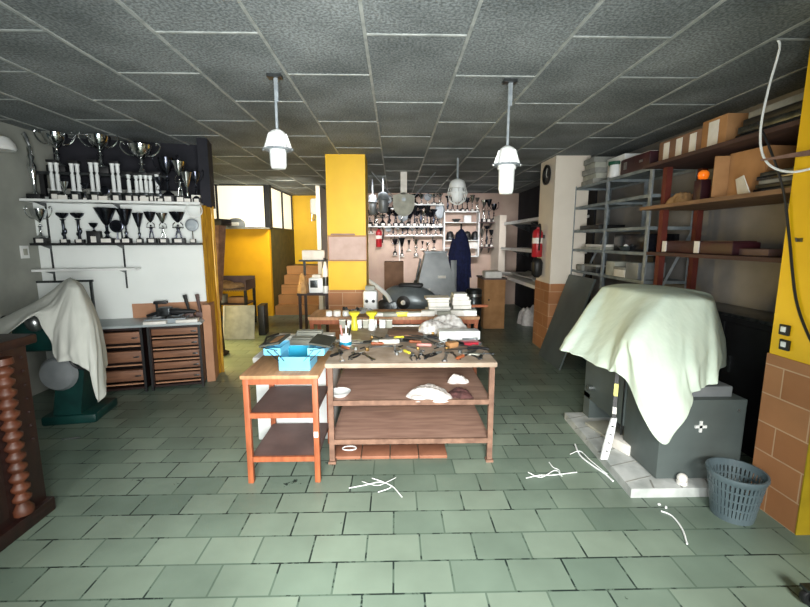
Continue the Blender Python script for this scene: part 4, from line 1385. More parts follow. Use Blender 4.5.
for i, (px, w, d, h, m, lab) in enumerate((
        (428, 0.13, 0.1, 0.05, 'white_card', 'white carton before the wider book stack'),
        (444, 0.13, 0.1, 0.04, 'grey_card', 'grey flat carton between the two book stacks'),
        (457, 0.13, 0.1, 0.055, 'white_card', 'white carton before the narrow book stack'),
        (469, 0.14, 0.1, 0.055, 'white_plastic', 'white carton at the coat end of the rear bench'),
        (414, 0.14, 0.12, 0.035, 'white_card', 'flat white carton before the grey scooter cowl'),
        (402, 0.12, 0.1, 0.04, 'yellow_plastic', 'flat yellowish carton before the grey scooter'),
        (390, 0.14, 0.12, 0.03, 'grey_card', 'flat grey carton on the middle of the rear bench'),
        (377, 0.13, 0.1, 0.03, 'white_card', 'flat white carton beside the yellow pillar foot'),
        (329, 0.065, 0.06, 0.05, 'white_plastic', 'first white jar before the foot of the yellow pillar'),
        (337, 0.075, 0.06, 0.055, 'white_card', 'second white jar before the foot of the yellow pillar'),
        (346, 0.07, 0.06, 0.05, 'white_plastic', 'third white jar before the foot of the yellow pillar'))):
    t = thing('carton' if px > 350 else 'parts_jar', lab, 'box' if px > 350 else 'jar', (onr(px, 4.12), 4.12, RZ + 0.0005), R((i * 29) % 7 - 3), 'cartons on the rear bench' if px > 350 else 'white jars on the rear bench')
    if px > 350:
        MB().box((0, 0, h / 2), (w, d, h), bev=0.003).build('body', m, t)
        MB().box((0, 0, h + 0.002), (w * 0.98, d * 0.5, 0.004)).build('flap', 'grey_card', t, smooth=False)
    else:
        MB().lathe([(w / 2, 0), (w / 2, h * 0.85), (w * 0.4, h * 0.88)], 14).build('body', m, t, angle=50)
        MB().lathe([(w * 0.46, h * 0.88), (w * 0.46, h), (0, h)], 14).build('lid', 'white_card', t, angle=50)
for i, (px, Y, lab) in enumerate(((352, 4.2, 'clump of dark small parts behind the white jars'), (364, 4.25, 'grey scatter of small parts at the pillar foot'))):
    rnd = random.Random(60 + i)
    bb = MB()
    for k in range(26):
        bb.box((rnd.uniform(-0.09, 0.09), rnd.uniform(-0.06, 0.06), rnd.uniform(0.01, 0.05)), (rnd.uniform(0.01, 0.04), rnd.uniform(0.01, 0.03), rnd.uniform(0.01, 0.03)), (rnd.uniform(0, 3), rnd.uniform(0, 3), 0))
    o = bb.build('scrap_parts', 'steel_dark' if i == 0 else 'grey_paper', loc=(onr(px, Y), Y, RZ + 0.005), smooth=False)
    tag(o, lab, 'scrap', kind='stuff')
o = MB().box((0, 0, 0.012), (0.2, 0.05, 0.024)).build('wooden_stick', 'orange_wood', loc=(onr(483, 4.45), 4.43, RZ + 0.06), rot=(0, 0, R(5)))
tag(o, 'short orange wooden slat sticking out beside the narrow book stack', 'slat')
o.location = (0.86, 4.43, RZ + 0.001)
o.location = (0.86, 4.3, RZ + 0.056)

# ------------------------------------------------------------------ passage on the far side
# dark desk with tools
t = thing('small_desk', 'dark framed desk with shelf before the bright yellow low wall', 'desk', (-3.35, 7.2, 0))
MB().box((0.4, 0.25, 0.66), (0.8, 0.5, 0.03)).build('tabletop', 'dark_board', t, smooth=False)
for x in (0.025, 0.775):
    for y in (0.03, 0.47):
        MB().box((x, y, 0.325), (0.04, 0.04, 0.65)).build('leg', 'black', t, smooth=False)
MB().box((0.4, 0.48, 0.76), (0.8, 0.025, 0.2)).build('back_panel', 'dark_board', t, smooth=False)
MB().box((0.4, 0.25, 0.4), (0.76, 0.46, 0.02)).build('shelf', 'dark_board', t, smooth=False)
for x in (0.012, 0.788):
    MB().box((x, 0.25, 0.74), (0.022, 0.5, 0.15)).build('side_cheek', 'dark_board', t, smooth=False)
bb = MB()
for i in range(18):
    bb.box((0.04 + i * 0.042, -0.004, 0.645), (0.02, 0.01, 0.03))
bb.build('fringe_trim', 'brass', t, smooth=False)
rag('rag', -2.95, 7.42, 0.676, 0.26, 0.16, 0.14, 'tan_rag', 'crumpled tan cloth lying on the dark framed desk', 41)
o = MB().box((0, 0, 0.07), (0.26, 0.2, 0.14), bev=0.004).build('carton', 'grey_card', loc=(-3.12, 7.42, 0.411))
tag(o, 'grey carton on the shelf of the dark framed desk', 'box')
o = MB().box((0, 0, 0.05), (0.28, 0.2, 0.1), bev=0.004).build('carton', 'cardboard', loc=(-2.78, 7.42, 0.411))
tag(o, 'brown carton on the shelf of the dark framed desk', 'box')
o = MB().box((0, 0, 0.06), (0.14, 0.1, 0.12), bev=0.03).build('white_mug', 'white_card', loc=(-3.25, 7.3, 0.676))
tag(o, 'white bottle-like pot at the wall end of the dark framed desk', 'pot')
# leaning grey panel
t = thing('leaning_sheet', 'grey rectangular panel leaning against the dark framed desk', 'panel', (-2.38, 6.3, 0.0), R(4))
MB().box((0, 0.06, 0.255), (0.46, 0.02, 0.52), (R(-13), 0, 0), bev=0.003).build('panel', 'grey_card', t)
MB().box((-0.225, 0.055, 0.255), (0.02, 0.026, 0.52), (R(-13), 0, 0)).build('edge_strip', 'white_card', t, smooth=False)
o = MB().box((0, 0, 0.24), (0.1, 0.3, 0.48), bev=0.004).build('black_case', 'black', loc=(-2.13, 6.72, 0), rot=(0, 0, R(5)))
tag(o, 'black upright case standing just behind the leaning grey panel', 'case')
# steering wheel / bag on the booth ledge
t = thing('helmet', 'grey round helmet on the ledge of the booth window', 'helmet', (-3.0, 8.24, 1.72))
t.location = (-3.02, 8.2, 1.735)
o = MB().box((0, 0, 0.0), (1.3, 0.26, 0.02)).build('window_ledge', 'grey_card', loc=(-3.07, 8.22, 1.722), smooth=False)
struct(o, 'grey ledge below the booth window', 'ledge')
MB().lathe([(0.15, 0), (0.17, 0.05), (0.15, 0.12), (0.08, 0.17), (0, 0.18)], 18).build('shell', 'machine_mid', t, angle=60)
MB().box((0, -0.13, 0.06), (0.2, 0.1, 0.07), bev=0.02).build('visor', 'white_card', t)
o = MB().box((0, 0, 0.06), (0.3, 0.2, 0.12), bev=0.03).build('grey_bag', 'grey_paper', loc=(-2.72 - 0.6, 8.22, 1.733))
tag(o, 'grey flat bag beside the helmet on the booth ledge', 'bag')
# tapered reddish wooden stand with dark top
c = at(223, 262, 5.6)
t = thing('wooden_lamp_stand', 'tall reddish tapered wooden stand with a dark cap at the passage', 'stand', (-2.3, 5.45, 0), R(-10))
MB().lathe([(0.1, 0), (0.1, 0.04), (0.05, 0.06), (0.04, 0.3), (0.035, 0.75)], 4, (0, 0, 0), (0, 0, PI / 4)).build('base', 'dark_wood', t, smooth=False)
MB().hexa([(-0.06, -0.05, 0.72), (0.03, -0.05, 0.72), (0.03, 0.05, 0.72), (-0.06, 0.05, 0.72), (-0.09, -0.08, 1.68), (0.13, -0.08, 1.68), (0.13, 0.08, 1.68), (-0.09, 0.08, 1.68)]).build('body', 'rust_brown', t, smooth=False)
MB().box((0.02, 0, 1.72), (0.34, 0.24, 0.08), bev=0.01).build('cap', 'black', t)
# wall-hung white heater by the stairs
p = at(309, 199, 8.6)
t = thing('water_heater', 'white drum heater hung high beside the stairs', 'heater', (-1.72, 9.62, 2.07))
bb = MB()
bb.lathe([(0.0, 0), (0.14, 0.0), (0.16, 0.03), (0.16, 0.3), (0.14, 0.33), (0, 0.33)], 20).build('tank', 'white_plastic', t, angle=50)
MB().tube([(-0.05, -0.1, 0.0), (-0.05, -0.1, -0.12), (-0.12, -0.1, -0.16), (-0.12, -0.08, 0.05)], 0.012, 6).build('pipe', 'steel', t)
MB().box((0.11, 0.05, 0.16), (0.12, 0.12, 0.08)).build('wall_bracket', 'steel_dark', t, smooth=False)
t.location = (-1.72, 9.62, 2.07)
struct(sbox('wall_stair_partition', (-1.55, 8.5, 0), (-1.47, YB, CEIL), 'cream_wall', 'cream wall beside the stairs', 'wall'), 'cream wall between the stairs and the back wall', 'wall')
# stand with machines next to the yellow pillar
t = thing('metal_stand', 'dark metal stand carrying white machines beside the yellow pillar', 'stand', (-1.3, 5.6, 0))
MB().box((0.2, 0.2, 0.78), (0.42, 0.42, 0.03)).build('top', 'dark_wood', t, smooth=False)
for x in (0.02, 0.38):
    for y in (0.02, 0.38):
        MB().box((x, y, 0.39), (0.035, 0.035, 0.77)).build('leg', 'dark_wood', t, smooth=False)
for k, x in enumerate((0.02, 0.38)):
    MB().box((x, 0.38, 1.0), (0.03, 0.03, 0.44)).build('post', 'steel_dark', t, smooth=False)
MB().box((0.2, 0.28, 1.22), (0.42, 0.24, 0.02)).build('upper_shelf', 'steel_dark', t, smooth=False)
t = thing('grey_machine', 'white boxy machine on the dark metal stand', 'machine', (-1.06, 5.74, 0.796))
MB().box((0, 0, 0.1), (0.2, 0.2, 0.2), bev=0.012).build('body', 'white_plastic', t)
MB().box((-0.03, -0.102, 0.12), (0.1, 0.008, 0.1), bev=0.003).build('front_panel', 'steel_dark', t)
MB().box((0, 0, 0.22), (0.12, 0.12, 0.04), bev=0.008).build('cap', 'white_card', t)
o = MB().box((0, 0, 0.065), (0.3, 0.2, 0.13), bev=0.01).build('white_case', 'white_card', loc=(-1.12, 5.86, 1.2325), rot=(0, 0, R(6)))
tag(o, 'pale grey case on the upper shelf of the dark metal stand', 'case')
t = thing('spray_bottle', 'white spray bottle between the pale case and the yellow pillar', 'bottle', (-1.0, 5.62, 0.795))
t.location = (-0.93, 5.62, 0.795)
MB().lathe([(0.035, 0), (0.038, 0.02), (0.038, 0.32), (0.02, 0.38), (0.014, 0.42)], 14).build('body', 'white_plastic', t, angle=50)
MB().box((0, -0.02, 0.45), (0.025, 0.08, 0.05), bev=0.006).build('spray_head', 'black', t)
MB().lathe([(0.0385, 0.1), (0.0385, 0.22)], 14, cap=False).build('label', 'steel_dark', t)
rag('rag', -1.24, 5.68, 0.796, 0.07, 0.12, 0.3, 'tan_rag', 'tan crumpled bag slumped on the dark metal stand', 51)
# white bottle machine at the other side of the pillar
t = thing('bench_grinder', 'small white machine beside the foot of the yellow pillar', 'machine', (-0.3, 5.05, 0))
MB().box((0, 0, 0.3), (0.26, 0.3, 0.6), bev=0.01).build('pedestal', 'dark_board', t)
MB().box((0, 0, 0.75), (0.17, 0.16, 0.3), bev=0.03).build('body', 'white_plastic', t)
MB().box((0, -0.02, 0.93), (0.12, 0.12, 0.06), bev=0.02).build('cap', 'grey_card', t)
for x in (-0.04, 0.04):
    MB().lathe([(0.015, 0), (0.02, 0.02), (0, 0.03)], 10, (x, -0.08, 0.78), (PI / 2, 0, 0)).build('knob', 'steel_dark', t)
o = MB().box((0, 0, 0.56), (0.34, 0.34, 1.12), bev=0.006).build('brown_cupboard', 'cardboard_dull', loc=(-0.02, 7.6, 0))
tag(o, 'plain brown cupboard behind the yellow pillar', 'cupboard')
# boards on the pillar
t = thing('notice_board', 'pinkish board fixed across the yellow pillar', 'board', (-0.615, 5.425, 1.24))
MB().box((0.01, -0.012, 0.155), (0.47, 0.022, 0.29)).build('panel', 'pinkish', t, smooth=False)
bb = MB()
for z in (0.0, 0.31):
    bb.box((0.01, -0.014, z), (0.49, 0.03, 0.014))
for x in (-0.23, 0.25):
    bb.box((x, -0.014, 0.155), (0.014, 0.03, 0.31))
bb.build('frame', 'brown_board', t, smooth=False)
o = MB().box((0, 0, 0.0), (0.3, 0.05, 0.02)).build('batten', 'shelf_wood', loc=(-0.66, 5.4, 1.57), smooth=False)
tag(o, 'thin wooden batten above the pinkish board on the yellow pillar', 'batten')

# ------------------------------------------------------------------ back wall: shelves of trophies
YW = YB


def bshelf(px0, px1, py, depth, label, m='white_paint', n=3):
    a, c = at(px0, py, YW - depth), at(px1, py, YW - depth)
    t = thing('wall_shelf', label, 'shelf', (a.x, YW, a.z), 0)
    w = c.x - a.x
    MB().box((w / 2, -depth / 2, -0.0125), (w, depth, 0.025)).build('board', m, t, smooth=False)
    for i in range(n):
        x = w * (i + 0.5) / n
        MB().prism([(-0.002, -0.025), (-depth * 0.8, -0.025), (-0.002, -0.14)], 0.016, Matrix(((0, 0, 1, 0), (1, 0, 0, 0), (0, 1, 0, 0), (0, 0, 0, 1))), (x - 0.008, 0, 0)).build('bracket', 'steel_dark', t, smooth=False)
    return a.z


zA = bshelf(411, 444, 204, 0.22, 'short white shelf of small trophies high on the back wall')
zB = bshelf(367, 443, 226, 0.26, 'long white middle shelf of trophies on the back wall')
zC = bshelf(385, 443, 235, 0.22, 'lowest white shelf of small trophies on the back wall')
zD = bshelf(479.5, 497, 222, 0.3, 'short dark shelf of trophies beside the white cabinet', 'dark_board', 2)
zE = bshelf(479.5, 495, 247, 0.3, 'lower dark shelf of trophies beside the white cabinet', 'dark_board', 2)
zF = bshelf(384, 410, 208, 0.2, 'short white shelf of trophies behind the hanging grey reflector')

PROTO = {}


def btrophy(style, body, x, y, z, h, wide, label, group, rz):
    key = (style, body)
    if key not in PROTO:
        PROTO[key] = (trophy(style, (x, y, z), h, label, group, rz, body=body, wide=wide), h, wide)
        return PROTO[key][0]
    p, h0, w0 = PROTO[key]
    k = h / h0
    kw = k * wide / w0
    return dup(p, (x, y, z), rz, label, group, (kw, kw, k))


STY = [('figure', 'silver_tarnished'), ('goblet', 'silver'), ('cup', 'silver_tarnished'), ('medal', 'silver'), ('figure', 'silver'), ('goblet', 'silver_tarnished'), ('cup', 'silver'), ('column', 'silver_tarnished')]
DES = {('figure', 'silver_tarnished'): 'dark figure trophy', ('goblet', 'silver'): 'silver goblet trophy', ('cup', 'silver_tarnished'): 'dark two-handled cup', ('medal', 'silver'): 'round silver medal trophy', ('figure', 'silver'): 'silver figure trophy', ('goblet', 'silver_tarnished'): 'dark goblet trophy', ('cup', 'silver'): 'silver two-handled cup', ('column', 'silver_tarnished'): 'dark column trophy'}


def brow(px0, px1, n, z, off, h, where, group, seed, end='from the yellow pillar'):
    rnd = random.Random(seed)
    x0, x1 = at(px0, 225, YW - off).x, at(px1, 225, YW - off).x
    last = None
    for i in range(n):
        sb = STY[rnd.randrange(len(STY))]
        while sb == last:
            sb = STY[rnd.randrange(len(STY))]
        last = sb
        x = x0 + (x1 - x0) * (i + 0.5) / n
        hh = h * rnd.uniform(0.78, 1.05)
        btrophy(sb[0], sb[1], x, YW - off, z + 0.0005, hh, rnd.uniform(0.9, 1.15) * min(1.7, (x1 - x0) / n / (0.38 * hh)), '%s, %s %s on %s' % (DES[sb], ORD[i], end, where), group, R(rnd.uniform(-12, 12)))


brow(412, 443, 5, zA, 0.11, 0.24, 'the short high back shelf', 'trophies on the short high shelf', 1)
brow(367, 443, 12, zB, 0.14, 0.45, 'the long back shelf', 'trophies on the long middle shelf', 2)
brow(372, 441, 10, zB, 0.04, 0.34, 'the long shelf, rear row', 'trophies on the long back shelf, rear row', 12)
brow(386, 443, 12, zC, 0.11, 0.18, 'the lowest back shelf', 'trophies on the lowest shelf', 3)
brow(385, 409, 4, zF, 0.1, 0.28, 'the shelf behind the grey reflector', 'trophies behind the reflector', 4)
brow(481, 496, 3, zD, 0.15, 0.5, 'the upper dark shelf', 'trophies on the dark shelf', 5)
brow(480, 494, 3, zE, 0.15, 0.45, 'the lower dark shelf', 'trophies on the lower dark shelf', 6)
# trophies hung low on the wall, each on a peg board clip
xs = [395, 402, 409, 416, 422.5, 427.5, 434]
bt = [255, 256, 250, 256, 249, 251, 249]
tp = [239, 238, 240, 239, 241, 242, 240]
for i, (px, b_, tpp) in enumerate(zip(xs, bt, tp)):
    a = at(px, b_, YW - 0.08)
    h = at(px, tpp, YW - 0.08).z - a.z
    sb = (('cup', 'silver_tarnished'), ('goblet', 'silver_tarnished'), ('goblet', 'silver_tarnished'), ('figure', 'silver'), ('goblet', 'silver_tarnished'), ('cup', 'silver'), ('cup', 'silver_tarnished'))[i]
    btrophy(sb[0], sb[1], a.x, YW - 0.08, a.z, h, 0.8, '%s, %s of the row hung on the bare lower back wall' % (DES[sb], ORD[i]), 'trophies hung on the lower back wall', 0)
    o = MB().box((0, 0.04, -0.01), (0.1, 0.08, 0.02)).build('wall_ledge', 'white_card', loc=(a.x, YW - 0.08, a.z - 0.0005), smooth=False)
    tag(o, 'small white ledge under the %s trophy of the low hung row' % ORD[i], 'ledge', 'small ledges on the lower back wall')
a = at(371, 233, YW - 0.1)
btrophy('figure', 'silver_tarnished', a.x, YW - 0.1, a.z, 0.24, 0.9, 'dark trophy with white plate hung above the fire extinguisher by the yellow pillar', 'trophies hung on the lower back wall', 0)
o = MB().box((0, 0.05, -0.01), (0.12, 0.1, 0.02)).build('wall_ledge', 'white_card', loc=(a.x, YW - 0.1, a.z - 0.0005), smooth=False)
tag(o, 'small white ledge above the fire extinguisher by the yellow pillar', 'ledge', 'small ledges on the lower back wall')
o = sbox('trim_5', (at(399, 240, YW).x, YW - 0.012, 0), (at(400, 240, YW).x, YW, zC - 0.03), 'white_paint', 'pale vertical strip on the lower back wall', 'trim')


def extinguisher(name, loc, rz, h, label):
    t = thing('fire_extinguisher', label, 'fire extinguisher', loc, rz)
    r = 0.15 * h
    MB().lathe([(r * 0.9, 0), (r, 0.02 * h), (r, 0.7 * h), (r * 0.8, 0.78 * h), (r * 0.3, 0.83 * h), (r * 0.3, 0.87 * h)], 20).build('cylinder', 'red', t, angle=50)
    MB().lathe([(r * 1.01, 0.4 * h), (r * 1.01, 0.56 * h)], 20, cap=False).build('label', 'white_card', t)
    MB().box((0, 0, 0.9 * h), (r * 0.5, r * 0.5, 0.06 * h), bev=0.003).bar((0, 0, 0.93 * h), (0, -r * 1.4, 0.99 * h), 0.01, 6).bar((0, 0, 0.9 * h), (0, -r * 1.3, 0.9 * h), 0.008, 6).build('valve', 'black', t)
    MB().tube(catmull([(r * 0.2, 0, 0.9 * h), (r * 1.0, 0, 0.95 * h), (r * 1.5, 0, 0.75 * h), (r * 1.3, 0, 0.45 * h), (r * 1.15, 0, 0.2 * h)], 5), 0.012, 7).build('hose', 'rubber', t)
    MB().box((0, r * 1.05, 0.6 * h), (r * 1.2, r * 0.3, 0.1 * h)).build('wall_bracket', 'steel_dark', t, smooth=False)
    return t


a = at(379, 247, YW - 0.1)
extinguisher('x', (a.x, YW - 0.1, a.z), PI * 0, 0.46, 'small red fire extinguisher low on the back wall beside the yellow pillar')
# white display cabinet on the back wall
c0, c1 = at(444, 211, YW - 0.28), at(479, 257, YW - 0.28)
t = thing('display_cabinet', 'white open display cabinet with four shelves on the back wall', 'cabinet', (c0.x, YW, c1.z))
w, h, dp = c1.x - c0.x, c0.z - c1.z, 0.28
bb = MB()
for x in (0.015, w - 0.015):
    bb.box((x, -dp / 2, h / 2), (0.03, dp, h))
for z in (0.012, h - 0.012):
    bb.box((w / 2, -dp / 2, z), (w, dp, 0.025))
bb.build('carcass', 'white_paint', t, smooth=False)
MB().box((w / 2, -0.01, h / 2), (w - 0.06, 0.02, h - 0.05)).build('back_panel', 'wall_pink', t, smooth=False)
lev = []
for py in (222, 240, 247.5):
    z = at(460, py, YW - dp).z - c1.z
    lev.append(z)
    MB().box((w / 2, -dp / 2, z - 0.01), (w - 0.06, dp - 0.04, 0.02)).build('shelf', 'white_paint', t, smooth=False)
z0 = c1.z
zt = c0.z
for i, px in enumerate((450, 459, 467, 475)):
    x = at(px, 240, YW - 0.15).x
    t = thing('leather_boot', 'dark rounded cap on the middle cabinet shelf, %s from the trophy shelves' % ORD[i], 'cap', (x, YW - 0.15, z0 + lev[1] + 0.0005), 0, 'dark caps in the display cabinet')
    t.name = 'cap'
    MB().lathe([(0.08, 0), (0.09, 0.04), (0.085, 0.12), (0.06, 0.18), (0, 0.2)], 16).build('crown', 'black', t, angle=60)
    MB().box((0, -0.085, 0.03), (0.1, 0.05, 0.05), bev=0.015).build('brim', 'steel_dark', t)
for i, (px, m, sx, sz, lab) in enumerate(((456, 'steel_dark', 0.2, 0.1, 'low dark dish on the upper cabinet shelf'), (467, 'white_plastic', 0.16, 0.15, 'white figurine block on the upper cabinet shelf'), (461, 'tan_leather', 0.22, 0.09, 'tan box on the lowest cabinet shelf'), (473, 'white_card', 0.18, 0.12, 'white box on the lowest cabinet shelf'))):
    x = at(px, 240, YW - 0.15).x
    zz = z0 + (lev[0] if i < 2 else lev[2])
    bb = MB()
    if i == 0:
        bb.lathe([(0.05, 0), (0.06, 0.02), (0.11, 0.07), (0.1, 0.07), (0, 0.02)], 18)
    else:
        bb.box((0, 0, sz / 2), (sx, 0.14, sz), bev=0.012)
    o = bb.build('dish' if i == 0 else 'small_box', m, loc=(x, YW - 0.14, zz + 0.0005))
    tag(o, lab, 'dish' if i == 0 else 'box')
o = MB().box((0, 0, 0.06), (0.48, 0.16, 0.12)).build('book_row', 'cardboard_dull', loc=(at(461, 215, YW - 0.13).x - 0.02, YW - 0.13, z0 + lev[0] + 0.2), smooth=False)
bpy.data.objects.remove(o)
for i in range(7):
    x = at(450 + i * 3.6, 220, YW - 0.13).x
    pass
brow(445, 479, 7, zt, 0.14, 0.36, 'the white cabinet top', 'trophies on the display cabinet', 9)

# navy coat and long tool hung at the back
t = thing('coat', 'dark navy work coat hanging before the white display cabinet', 'coat', (1.12, 7.3, 0))
cols = []
for k in range(10):
    a = 2 * PI * k / 10
    cx_, sx_ = math.cos(a), math.sin(a)
    cols.append([Vector((0.05 * cx_ + 0.02, 0.03 * sx_, 1.66)), Vector((0.12 * cx_ + 0.02, 0.07 * sx_, 1.5)), Vector((0.17 * cx_, 0.09 * sx_, 1.15)), Vector((0.2 * cx_ - 0.03, 0.1 * sx_, 0.8)), Vector((0.21 * cx_ - 0.04, 0.11 * sx_, 0.5))])
o = drape('body', cols, Vector((0.02, 0, 1.7)), 'navy', fold=0.02, nf=0.9, seed=7)
o.parent = t
for s in (-1, 1):
    MB().tube([(s * 0.09, 0, 1.52), (s * 0.15, 0.01, 1.25), (s * 0.17, -0.01, 0.85)], [0.045, 0.05, 0.045], 10).build('sleeve', 'navy', t)
MB().bar((0.02, 0.02, 0), (0.02, 0.02, 1.78), 0.016, 8).lathe([(0.2, 0), (0.2, 0.02), (0.03, 0.05)], 14, (0.02, 0.02, 0)).build('coat_stand', 'black', t)
o = MB().box((0, 0, 0.58), (0.1, 0.03, 1.16), bev=0.004).build('grey_plank', 'machine_mid', loc=(1.0, 7.12, 0), rot=(R(-2), 0, 0))
tag(o, 'narrow grey plank standing upright before the navy coat', 'plank')
# grey scooter
t = thing('scooter', 'old grey motor scooter parked behind the rear bench', 'scooter', (-0.06, 6.3, 0), R(-10))


def wheel(x, name='wheel'):
    MB().lathe([(0.13, -0.05), (0.2, -0.055), (0.235, -0.03), (0.24, 0), (0.235, 0.03), (0.2, 0.055), (0.13, 0.05)], 26, (x, 0, 0.24), (PI / 2, 0, 0), cap=False).build('tyre', 'rubber', t, angle=60)
    MB().lathe([(0.0, -0.03), (0.13, -0.045), (0.135, 0), (0.13, 0.045), (0, 0.03)], 20, (x, 0, 0.24), (PI / 2, 0, 0)).build('wheel_rim', 'steel', t)


wheel(-0.58)
wheel(0.62)
MB().sphere((0.3, 0, 0.6), (0.44, 0.2, 0.24), 24, (0, R(8), 0)).build('rear_cowl', 'scooter_grey', t)
MB().lathe([(0.0, 0), (0.06, 0), (0.09, 0.02), (0.1, 0.04), (0.07, 0.045), (0.05, 0.06), (0, 0.06)], 22, (0.22, -0.185, 0.6), (PI / 2, 0, 0)).build('round_emblem', 'black', t, angle=50)
MB().sphere((0.22, -0.245, 0.6), (0.035, 0.012, 0.035), 14).build('emblem_hub', 'white_card', t)
MB().box((0.3, 0, 0.83), (0.36, 0.2, 0.06), bev=0.028).build('seat', 'black', t)
MB().box((-0.2, 0, 0.28), (0.5, 0.3, 0.06), bev=0.02).build('footboard', 'scooter_grey', t)
MB().hexa([(-0.36, -0.24, 0.28), (-0.3, -0.24, 0.28), (-0.3, 0.24, 0.28), (-0.36, 0.24, 0.28), (-0.5, -0.17, 0.9), (-0.45, -0.17, 0.9), (-0.45, 0.17, 0.9), (-0.5, 0.17, 0.9)]).build('leg_shield', 'steel_dark', t, smooth=False)
MB().tube([(-0.58, -0.08, 0.24), (-0.54, -0.08, 0.5), (-0.46, -0.02, 0.98)], 0.025, 8).tube([(-0.58, 0.08, 0.24), (-0.54, 0.08, 0.5), (-0.46, 0.02, 0.98)], 0.025, 8).build('fork', 'steel', t)
MB().lathe([(0.26, -0.06), (0.28, 0), (0.26, 0.06)], 20, (-0.58, 0, 0.26), (PI / 2, 0, 0), cap=False).build('front_mudguard', 'steel_dark', t)
MB().tube(catmull([(-0.5, -0.33, 0.99), (-0.46, -0.18, 1.03), (-0.44, 0, 1.0), (-0.46, 0.18, 1.03), (-0.5, 0.33, 0.99)], 4), 0.018, 8).build('handlebar', 'steel', t)
for s in (-1, 1):
    MB().bar((-0.5, s * 0.28, 1.0), (-0.53, s * 0.4, 0.98), 0.024, 10).build('grip', 'rubber', t)
MB().lathe([(0, 0), (0.08, 0.01), (0.09, 0.05), (0.05, 0.12), (0, 0.13)], 16, (-0.54, 0, 0.99), (0, PI / 2, 0)).build('headlamp', 'steel', t)
MB().tube(catmull([(-0.42, -0.1, 0.95), (-0.25, -0.2, 0.88), (-0.05, -0.19, 0.72), (0.02, -0.16, 0.6)], 6), 0.03, 8).build('side_tube', 'white_paint', t)
MB().box((-0.02, -0.05, 0.48), (0.3, 0.26, 0.26), bev=0.03).build('engine', 'steel_dark', t)
# large grey machine hood (trapezoid)
t = thing('machine_hood', 'grey tapered metal machine hood standing behind the grey scooter', 'machine', (0.62, 6.75, 0))
MB().hexa([(-0.34, -0.2, 0), (0.4, -0.2, 0), (0.4, 0.3, 0), (-0.34, 0.3, 0), (-0.34, -0.2, 0.5), (0.4, -0.2, 0.5), (0.4, 0.3, 0.5), (-0.34, 0.3, 0.5)]).build('cabinet', 'machine_grey', t, smooth=False)
MB().hexa([(-0.33, -0.19, 0.5), (0.39, -0.19, 0.5), (0.39, 0.3, 0.5), (-0.33, 0.3, 0.5), (-0.14, -0.05, 1.3), (0.2, -0.05, 1.3), (0.2, 0.22, 1.3), (-0.14, 0.22, 1.3)]).build('hood', 'machine_mid', t, smooth=False)
MB().box((0.03, 0.085, 1.31), (0.37, 0.3, 0.025)).build('top_plate', 'steel_dark', t, smooth=False)
MB().box((0.12, -0.122, 0.92), (0.13, 0.008, 0.04), (R(-10), 0, 0)).build('name_plate', 'white_card', t, smooth=False)
MB().box((-0.13, -0.165, 0.72), (0.13, 0.008, 0.04), (R(-10), 0, 0)).build('warning_plate', 'white_card', t, smooth=False)
MB().sphere((-0.22, -0.22, 0.62), 0.03, 10).build('knob', 'black', t)
MB().bar((0, -0.2, 0.5), (0.08, -0.25, 0.65), 0.014, 8).build('lever', 'black', t)
MB().lathe([(0.04, 0), (0.05, 0.02), (0.05, 0.3), (0.03, 0.34)], 14, (-0.27, 0.2, 0.5)).bar((-0.27, 0.2, 0.84), (-0.2, 0.16, 1.2), 0.02, 8).build('pipe', 'steel_dark', t)
# brown cabinet and papers under the rear shelves
t = thing('low_cupboard', 'low brown wooden cupboard beside the rear shelves', 'cupboard', (1.5, 7.0, 0))
MB().box((0.18, 0.3, 0.42), (0.36, 0.6, 0.84), bev=0.004).build('body', 'cardboard', t)
MB().box((0.18, -0.006, 0.42), (0.32, 0.012, 0.76), bev=0.003).build('door', 'cardboard', t)
MB().box((0.18, 0.3, 0.852), (0.4, 0.64, 0.024)).build('top', 'dark_board', t, smooth=False)
MB().sphere((0.08, -0.02, 0.5), 0.014, 8).build('knob', 'steel_dark', t)
o = MB().box((0, 0, 0.055), (0.28, 0.26, 0.11), bev=0.006).build('white_printer', 'white_card', loc=(1.66, 7.15, 0.8645))
tag(o, 'white oblong box on the low brown cupboard', 'box')
t = thing('stool', 'dark cylinder bin beside the navy coat', 'bin', (1.28, 6.75, 0))
t.name = 'bin'
MB().lathe([(0.11, 0), (0.13, 0.02), (0.13, 0.7), (0.11, 0.72), (0, 0.72)], 18).build('body', 'steel_dark', t, angle=50)
MB().lathe([(0.133, 0.6), (0.133, 0.64)], 18, cap=False).build('band', 'steel', t)

